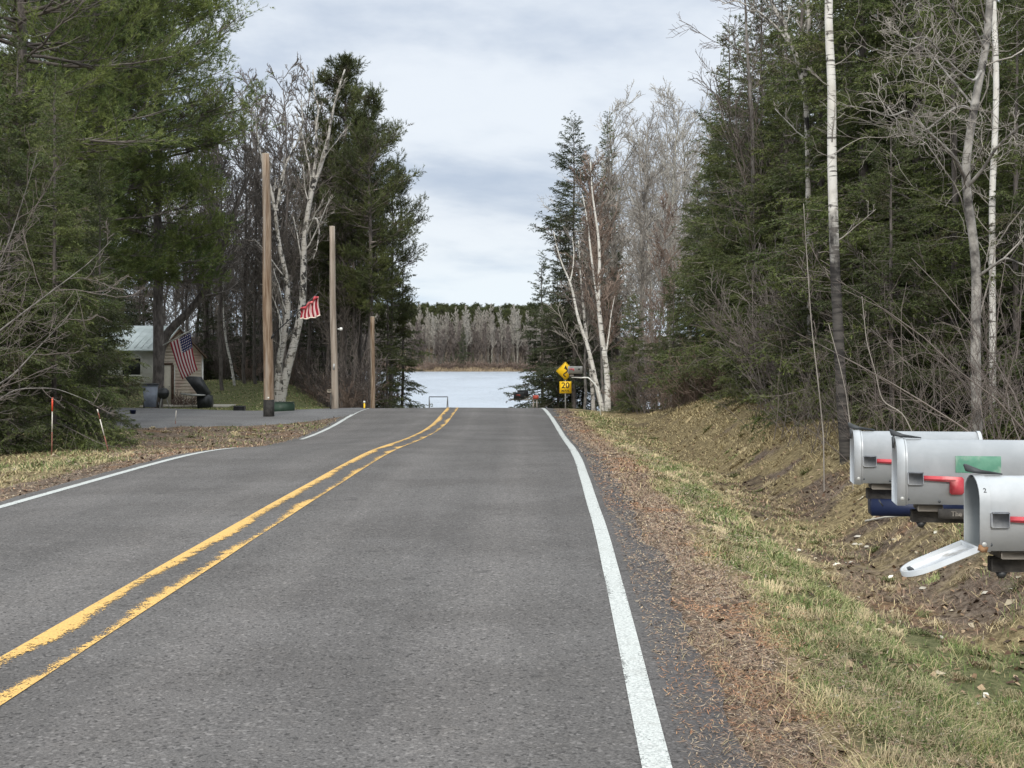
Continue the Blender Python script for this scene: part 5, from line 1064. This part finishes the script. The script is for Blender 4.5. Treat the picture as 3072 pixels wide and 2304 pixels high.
# ------------------------------------------------------------------ flags
def flag_material(name, fade):
    m, nt, b = mat0(name, .8, 0, .1); uv = nd(nt, 'ShaderNodeUVMap', uv_map='UV'); sp = nd(nt, 'ShaderNodeSeparateXYZ', {0: uv.outputs[0]}); u, v = sp.outputs[0], sp.outputs[1]
    st = math_(nt, 'GREATER_THAN', math_(nt, 'FRACT', math_(nt, 'MULTIPLY', v, 6.5)), .5)
    red, wh, bl = (.40, .035, .055), (.80, .62, .60) if fade else (.85, .76, .75), (.035, .05, .16)
    c = mixc(nt, st, red, wh)
    inu = math_(nt, 'LESS_THAN', u, .4); inv = math_(nt, 'GREATER_THAN', v, 6/13); can = math_(nt, 'MULTIPLY', inu, inv)
    gu = math_(nt, 'SUBTRACT', math_(nt, 'FRACT', math_(nt, 'MULTIPLY', u, 15.0)), .5); gv = math_(nt, 'SUBTRACT', math_(nt, 'FRACT', math_(nt, 'MULTIPLY', v, 11.2)), .5)
    rr_ = math_(nt, 'ADD', math_(nt, 'MULTIPLY', gu, gu), math_(nt, 'MULTIPLY', gv, gv)); star = math_(nt, 'LESS_THAN', rr_, .06)
    c = mixc(nt, can, c, mixc(nt, star, bl, wh)); nt.links.new(c, b.inputs['Base Color'])
    tr = nd(nt, 'ShaderNodeBsdfTranslucent', {0: c}); mx = nd(nt, 'ShaderNodeMixShader', {0: .35}); nt.links.new(b.outputs[0], mx.inputs[1]); nt.links.new(tr.outputs[0], mx.inputs[2]); nt.links.new(mx.outputs[0], nt.nodes['Material Output'].inputs[0])
    return m
def cloth(name, f, nu, nv, mat, parent):
    me = bpy.data.meshes.new(name); V = [f(i/(nu-1), j/(nv-1)) for j in range(nv) for i in range(nu)]; Fc = [(j*nu+i, j*nu+i+1, (j+1)*nu+i+1, (j+1)*nu+i) for j in range(nv-1) for i in range(nu-1)]
    me.from_pydata(V, [], Fc); uvl = me.uv_layers.new(name='UV')
    for l in me.loops: i, j = l.vertex_index % nu, l.vertex_index//nu; uvl.data[l.index].uv = (i/(nu-1), j/(nv-1))
    me.materials.append(mat)
    for p in me.polygons: p.use_smooth = True
    o = link(name, me, parent); sm = o.modifiers.new('thick', 'SOLIDIFY'); sm.thickness = .003; return o
# flag 1: on a white staff leaning from the pine trunk; hoist along the staff, canton at the staff's tip
D = 53.5; A0 = P(352, 746, D+1.2); A1 = P(413, 713, D-.6); t = thing('flag', 'striped flag with blue starred canton hanging from a white staff before the shed', 'flag', A0)
m = MB(); m.cyl((0, 0, 0), A1-A0, .020, k=10); m.lathe([(0, -.02), (.03, 0), (.03, .03), (0, .05)], A1-A0, 10); m.build('flagstaff', M['lamp'], t)
T0 = P(411, 719, D-.5)-A0; T1 = P(367, 741, D+.4)-A0; B0 = P(427, 800, D-.5)-A0; B1 = P(395, 820, D+.4)-A0
def f1(u, v):      # v=1 at the staff tip, u along the fly (hanging down)
    a = T1*(1-v)+T0*v; b = B1*(1-v)+B0*v; p = a*(1-u)+b*u; wv = math.sin(v*9+u*4)*.05*u+math.sin(u*6)*.05*u
    sag = math.sin(u*math.pi)*.04; return (p[0]-sag, p[1]+wv, p[2])
cloth('cloth', f1, 26, 28, flag_material('flag_cloth', False), t)
# flag 2: wound half round a black staff on the thick pole
D = 41.8; A0 = P(589, 724, D); A1 = P(687, 633, D-.5); t = thing('flag', 'bunched red and white striped flag on a black staff fixed to the tarred pole', 'flag', A0)
m = MB(); m.cyl((0, 0, 0), A1-A0, .016, k=10); m.lathe([(0, -.02), (.028, 0), (.028, .03), (0, .05)], A1-A0, 10); m.build('flagstaff', M['black'], t)
m = MB(); m.cyl(np.array([-.05, .05, -.10]), np.array([.03, 0, .03]), .03, k=8); m.build('bracket', M['black'], t)
T0 = P(688, 640, D-.45)-A0; T1 = P(648, 671, D-.25)-A0; B0 = P(690, 683, D-.5)-A0; B1 = P(650, 690, D-.3)-A0
def f2(u, v):
    a = T1*(1-v)+T0*v; b = B1*(1-v)+B0*v; p = a*(1-u)+b*u; fold = math.sin(v*22)*.055*(1-.4*u); return (p[0]+math.sin(u*5+v*3)*.02, p[1]+fold, p[2]+.02*math.sin(v*15)*u)
def f2s(u, v): return f2(u, v)
fm = flag_material('flag_cloth_faded', True)
def f2m(u, v): return f2(.42+.58*0+u*0+0*v, v) if False else f2(u, v)
o = cloth('cloth', f2m, 14, 44, fm, t)
for l in o.data.uv_layers['UV'].data: l.uv = (.45+.55*l.uv[0], .15+.75*l.uv[1])
pts = [np.array(f2(.0, v))+np.array([.0, -.04+.05*math.sin(v*30), .03*math.sin(v*17)]) for v in np.linspace(.02, .95, 16)]
m = MB(); m.tubes(np.array(pts), [.035+.018*math.sin(k_*2.1) for k_ in range(16)], 8); m.build('rolled_cloth', M['flagred'], t)
m = MB(); m.tubes(np.array([np.array(f2(1.0, v))+np.array([0, 0, .02-.03*math.sin(v*3)]) for v in np.linspace(0, 1, 9)]), [.02]*9, 6); m.build('hem', M['siding'], t)

# ------------------------------------------------------------------ shed, house, things beside them
D = 58.0; S = D/F; xl = (344-CX)*S; xr = (435-CX)*S; gz = Hs((xl+xr)/2, D)-.03; W = xr-xl; ht = CZ-(767-HY)*S-gz; hpk = CZ-(714-HY)*S-gz; pk = (381-CX)*S-xl
t = thing('shed', 'small tan clapboard shed with a gable roof and cream door', 'shed', (xl, D, gz), .27); dep = 3.0
pk = W*.47
def wid(z_):
    if z_ <= ht: return 0, W
    f = (z_-ht)/(hpk-ht); return pk*f, W-(W-pk)*f
m = MB(); rows = 24; dz = hpk/rows
for k_ in range(rows):
    z0_, z1_ = k_*dz, (k_+1)*dz; a0, b0 = wid(z0_); a1, b1 = wid(min(z1_, hpk-.001)); m.faces([(a0, -.022, z0_), (b0, -.022, z0_), (b1, 0, z1_), (a1, 0, z1_), (a0, .0, z0_), (b0, .0, z0_)], [(0, 1, 2, 3), (4, 5, 1, 0)])
m.faces([(W, 0, 0), (W, dep, 0), (W, dep, ht), (W, 0, ht), (0, 0, 0), (0, dep, 0), (0, dep, ht), (0, 0, ht)], [(0, 1, 2, 3), (5, 4, 7, 6)]); m.faces([(0, dep, 0), (W, dep, 0), (W, dep, ht), (pk, dep, hpk), (0, dep, ht)], [(1, 0, 4, 3, 2)]); m.build('wall', M['siding'], t)
m = MB(); ov = .16
for (xa, za, xb, zb_) in ((-ov, ht-ov*(hpk-ht)/pk, pk, hpk), (W+ov, ht-ov*(hpk-ht)/(W-pk), pk, hpk)):
    V = [(xa, -.28, za+.01), (xb, -.28, zb_+.01), (xb, dep+.2, zb_+.01), (xa, dep+.2, za+.01)]; V += [(a, b, c+.06) for a, b, c in V]; m.faces(V, [(0, 1, 2, 3), (7, 6, 5, 4), (0, 4, 5, 1), (1, 5, 6, 2), (2, 6, 7, 3), (3, 7, 4, 0)])
rf = m.build('roof', M['shingle'], t); m = MB(); m.tubes(np.array([(-ov, -.30, ht-ov*(hpk-ht)/pk+.03), (pk, -.30, hpk+.03)]), [.045]*2, 4); m.tubes(np.array([(pk, -.30, hpk+.03), (W+ov, -.30, ht-ov*(hpk-ht)/(W-pk)+.03)]), [.045]*2, 4); m.build('fascia', M['brown'], rf)
dx0 = (348-344)*S; dx1 = (369-344)*S; dh = CZ-(789-HY)*S-gz; m = MB(); m.box(((dx0+dx1)/2, -.03, dh/2+.03), (dx1-dx0, .04, dh-.06)); dd = m.build('door', M['doorp'], t)
m = MB(); m.box(((dx0+dx1)/2-.05, -.035, dh+.05), (dx1-dx0+.24, .07, .09)); m.box((dx1+.055, -.035, dh/2+.0), (.11, .07, dh+.0)); m.box((dx0-.03, -.035, dh/2), (.05, .07, dh)); m.build('door_frame', M['brown'], t)
m = MB(); m.lathe([(0, .04), (.025, .03), (.02, .0)], (0, 0, 0), 8); m.v[-1] = m.v[-1] @ RX(R_(90)).T+np.array([dx1-.07, -.05, dh*.48]); m.build('handle', M['steel'], dd)
m = MB(); m.box((W+.0, -.018, ht/2), (.07, .05, ht)); m.box((dx1+.135, -.03, dh/2), (.035, .05, dh)); m.build('corner_board', M['whitewall'], t)
tag(link('concrete_apron', (lambda mm: (mm.box((0, 0, 0), (3.6, 1.6, .08)), mm.mesh('concrete_apron', M['conc']))[1])(MB()), None, (xl+W*.9, D-1.6, Hs(xl+W*.9, D-1.6)+.03)), kind='structure')
# house behind
D = 67.0; S = D/F; xl2 = (170-CX)*S; xr2 = (343-CX)*S; gz = Hs((xl2+xr2)/2, D)-.03; W2 = xr2-xl2; he = CZ-(757-HY)*S-gz; hr = CZ-(703-HY)*S-gz
t = thing('house', 'low white house with a pale metal roof half hidden by spruces', 'house', (xl2, D, gz), 0); dp = 7.0
m = MB(); m.box((W2/2, dp/2, he/2), (W2, dp, he)); m.build('wall', M['whitewall'], t)
m = MB(); V = [(-.3, -.5, he-.05), (W2+.3, -.5, he-.05), (W2+.15, dp/2, hr), (-.15, dp/2, hr), (-.3, dp+.5, he-.05), (W2+.3, dp+.5, he-.05)]; V += [(a, b, c+.06) for a, b, c in V]
m.faces(V, [(6, 7, 8, 9), (9, 8, 11, 10), (0, 3, 2, 1), (3, 4, 5, 2), (0, 1, 7, 6), (1, 2, 8, 7), (2, 5, 11, 8), (3, 0, 6, 9), (4, 3, 9, 10), (5, 4, 10, 11)])
for k_ in range(14): xk = -.2+(W2+.4)*k_/13; m.box((xk, dp/4-.2, (he+hr)/2+.055), (.035, dp/2*1.08, .03), RX(math.atan2(hr-he, dp/2+.5)))
m.build('roof', M['metalroof'], t)
m = MB(); m.faces([(W2+.01, 0, he), (W2+.01, dp, he), (W2+.01, dp/2, hr-.05)], [(0, 1, 2)]); m.build('gable', M['wood_w'], t)
for wx in (.6, 2.2): m = MB(); m.box((wx+.4, -.02, he*.6), (.9, .05, .8)); wn = m.build('window', M['black'], t); m = MB(); m.box((wx+.4, -.05, he*.6-.44), (1.04, .04, .08)); m.box((wx+.4, -.05, he*.6+.44), (1.04, .04, .08)); m.box((wx-.08, -.05, he*.6), (.08, .04, .8)); m.box((wx+.88, -.05, he*.6), (.08, .04, .8)); m.build('frame', M['whitewall'], wn)
m = MB(); m.cyl((W2-.05, -.45, 0), (W2-.05, -.45, he), .05, k=8); m.build('porch_post', M['whitewall'], t)
# bin
D = 52.0; x_ = (325-CX)/F*D; gz = Hs(x_, D)+.05; t = thing('wheelie_bin', 'blue-grey wheeled rubbish bin with a dark lid left of the shed', 'bin', (x_, D, gz), .15)
m = MB(); V = [(-.20, -.22, .03), (.20, -.22, .03), (.20, .22, .03), (-.20, .22, .03), (-.26, -.29, .86), (.26, -.29, .86), (.26, .29, .86), (-.26, .29, .86)]; m.faces(V, [(0, 3, 2, 1), (0, 1, 5, 4), (1, 2, 6, 5), (2, 3, 7, 6), (3, 0, 4, 7), (4, 5, 6, 7)]); m.box((0, 0, .845), (.56, .62, .06), bev=.015); m.build('body', M['bin'], t)
m = MB(); m.prism([(-.30, .885), (.31, .885), (.30, .915), (.1, .935), (-.28, .92)], 'y', -.33, .33); m.build('lid', M['black'], t)
for s_ in (-1, 1): m = MB(); m.cyl((s_*.24, .25, .09), (s_*.29, .25, .09), .11, k=14); m.build('wheel', M['black'], t)
m = MB(); m.cyl((-.2, .35, .82), (.2, .35, .82), .018, k=8); m.build('handle', M['black'], t)
# kettle grill
D = 54.5; S = D/F; x_ = (352-CX)*S; gz = Hs(x_, D)+.02; zc_ = CZ-(850-HY)*S-gz; t = thing('kettle_grill', 'black kettle grill standing between the bin and the shed door', 'grill', (x_, D, gz))
m = MB(); m.lathe([(0, zc_-.24), (.12, zc_-.22), (.21, zc_-.13), (.245, zc_), (.245, zc_+.01)], k=18); m.build('bowl', M['black'], t)
m = MB(); m.lathe([(.25, zc_+.012), (.225, zc_+.12), (.14, zc_+.20), (0, zc_+.23)], k=18); li = m.build('lid', M['black'], t); m = MB(); m.tubes(np.array([(-.05, 0, zc_+.22), (-.05, 0, zc_+.27), (.05, 0, zc_+.27), (.05, 0, zc_+.22)]), [.012]*4, 6); m.build('handle', M['wood_d'], li)
for a_ in (0.3, 2.4, 4.5): m = MB(); m.cyl((.13*math.cos(a_), .13*math.sin(a_), zc_-.2), (.26*math.cos(a_), .26*math.sin(a_), -.03), .014, k=6); m.build('leg', M['steel'], t)
# smoker with raised lid
D = 55.0; S = D/F; x_ = (437-CX)*S; gz = Hs(x_, D)+.03; t = thing('smoker_grill', 'large black smoker grill with its slanted lid propped up and a side shelf', 'grill', (x_, D, gz), 0)
def q_(u, v): return ((u-437)*S, CZ-(v-HY)*S-gz)
m = MB(); m.prism([q_(430, 882), q_(455, 882), q_(458, 872), q_(456, 856), q_(448, 851), q_(428, 853), q_(429, 868)], 'y', -.3, .3); m.build('firebox', M['black'], t)
m = MB(); m.prism([q_(404, 816), q_(410, 813), q_(431, 815), q_(452, 850), q_(447, 853), q_(430, 851)], 'y', -.35, .35); m.build('lid', M['black'], t)
m = MB(); m.prism([q_(396, 849), q_(448, 852), q_(448, 854.5), q_(420, 855), q_(398, 852)], 'y', -.55, -.30); m.build('shelf', M['steel'], t)
for uu in (402, 421): m = MB(); a, b = q_(uu, 852), q_(uu+1, 884); m.cyl((a[0], -.42, a[1]), (b[0], -.42, b[1]), .014, k=6); m.build('leg', M['wood_w'], t)
bp_ = shrub(107, .75, 1.0, 26, 't_red', .010, 1.2, 5, 4); place('brush_heap', bp_, *pu(385, 56.3), 'heap of dead reddish stems against the shed wall left of the smoker', 'plant', sc=(1.1, .7, 1.0)); place('brush_heap', bp_, *pu(410, 56.2), 'heap of dead reddish stems under the smoker shelf', 'plant', sc=(1.1, .7, .9))
x_ = (287-CX)/F*44; gz = Hs(x_, 44)+.03; t = thing('tub', 'small blue plastic tub on the driveway under the spruce boughs', 'tub', (x_, 44, gz))
m = MB(); m.lathe([(0, 0), (.08, 0), (.10, .15), (.11, .15), (.105, .13)], k=14); m.build('tub_body', M['bluep'], t)
# markers
def stake(label, pts, D, segs, rad):
    a = P(*pts[0], D); b = P(*pts[1], D); a[2] = Hs(a[0], a[1])-.05; t = thing('marker_pole', label, 'marker pole', (a[0], a[1], a[2]+.05)); d = b-a
    for (f0, f1_, mt, nm, r_) in segs: m = MB(); o0 = np.array([0, 0, -.05]); m.cyl(o0+d*f0, o0+d*f1_, rad*r_, k=7); m.build(nm, M[mt], t)
stake('upright thin snow marker pole with an orange top in front of the young spruce', [(111.5, 982), (113, 859)], 24.6, [(0, .45, 'stake_b', 'rusty_section', 1), (.45, .78, 'stake_w', 'white_section', 1.02), (.78, 1, 'stake_r', 'orange_section', 1.6)], .009)
stake('leaning thin snow marker pole right of the upright one', [(236, 966), (210, 884)], 26.2, [(0, .42, 'stake_b', 'rusty_section', 1), (.42, .78, 'stake_w', 'white_section', 1.05), (.78, .92, 'stake_b', 'red_section', 1.1), (.92, 1, 'stake_w', 'white_tip', 1.2)], .010)
stake('thin white stake at the near edge of the driveway', [(378, 915), (380.5, 887)], 36.5, [(0, .4, 'stake_b', 'lower_section', .9), (.4, 1, 'stake_w', 'white_section', 1)], .010)
# ------------------------------------------------------------------ labels: look-alikes in a row are told apart by their place in it
ORD = ['first', 'second', 'third', 'fourth', 'fifth', 'sixth', 'seventh', 'eighth', 'ninth', 'tenth', 'eleventh', 'twelfth', 'thirteenth', 'fourteenth', 'fifteenth', 'sixteenth', 'seventeenth']
SHORT = {'dark spruces behind the white pines': 'dark spruce behind the white pines', 'bare trees behind the house': 'bare tree far back behind the house', 'small spruces behind the lawn': 'small dark spruce behind the lawn',
         'brush along the lawn edge': 'brown brush at the far lawn edge', 'pale aspens right of the lake': 'pale leafless aspen right of the lake', 'brown trees before the aspens': 'brown bare tree before the pale aspens',
         'firs in the wood behind the mailboxes': 'dark fir in the wood behind the mailboxes', 'bare trees among the firs': 'bare tree among the firs', 'brush along the wood edge': 'leafless brush below the firs',
         'reddish brush on the bank': 'reddish brush on the ditch bank', 'brush near the right birches': 'grey-brown brush near the right birches', 'tall thickets on the right': 'tall leafless thicket between the right-hand evergreens', 'small spruces on the far shore': 'small dark spruce on the far shore', 'pale stones in the ditch': 'pale flat stone in the ditch'}
for g_, sh in SHORT.items():
    os_ = sorted([o for o in bpy.data.objects if o.get('group') == g_ and o.parent is None], key=lambda o: o.location.x/o.location.y)
    for i_, o in enumerate(os_): o['label'] = '%s, %s from the left of %d' % (sh, ORD[i_], len(os_))
print('objects', len(bpy.data.objects), 'verts', sum(len(m.vertices) for m in bpy.data.meshes))
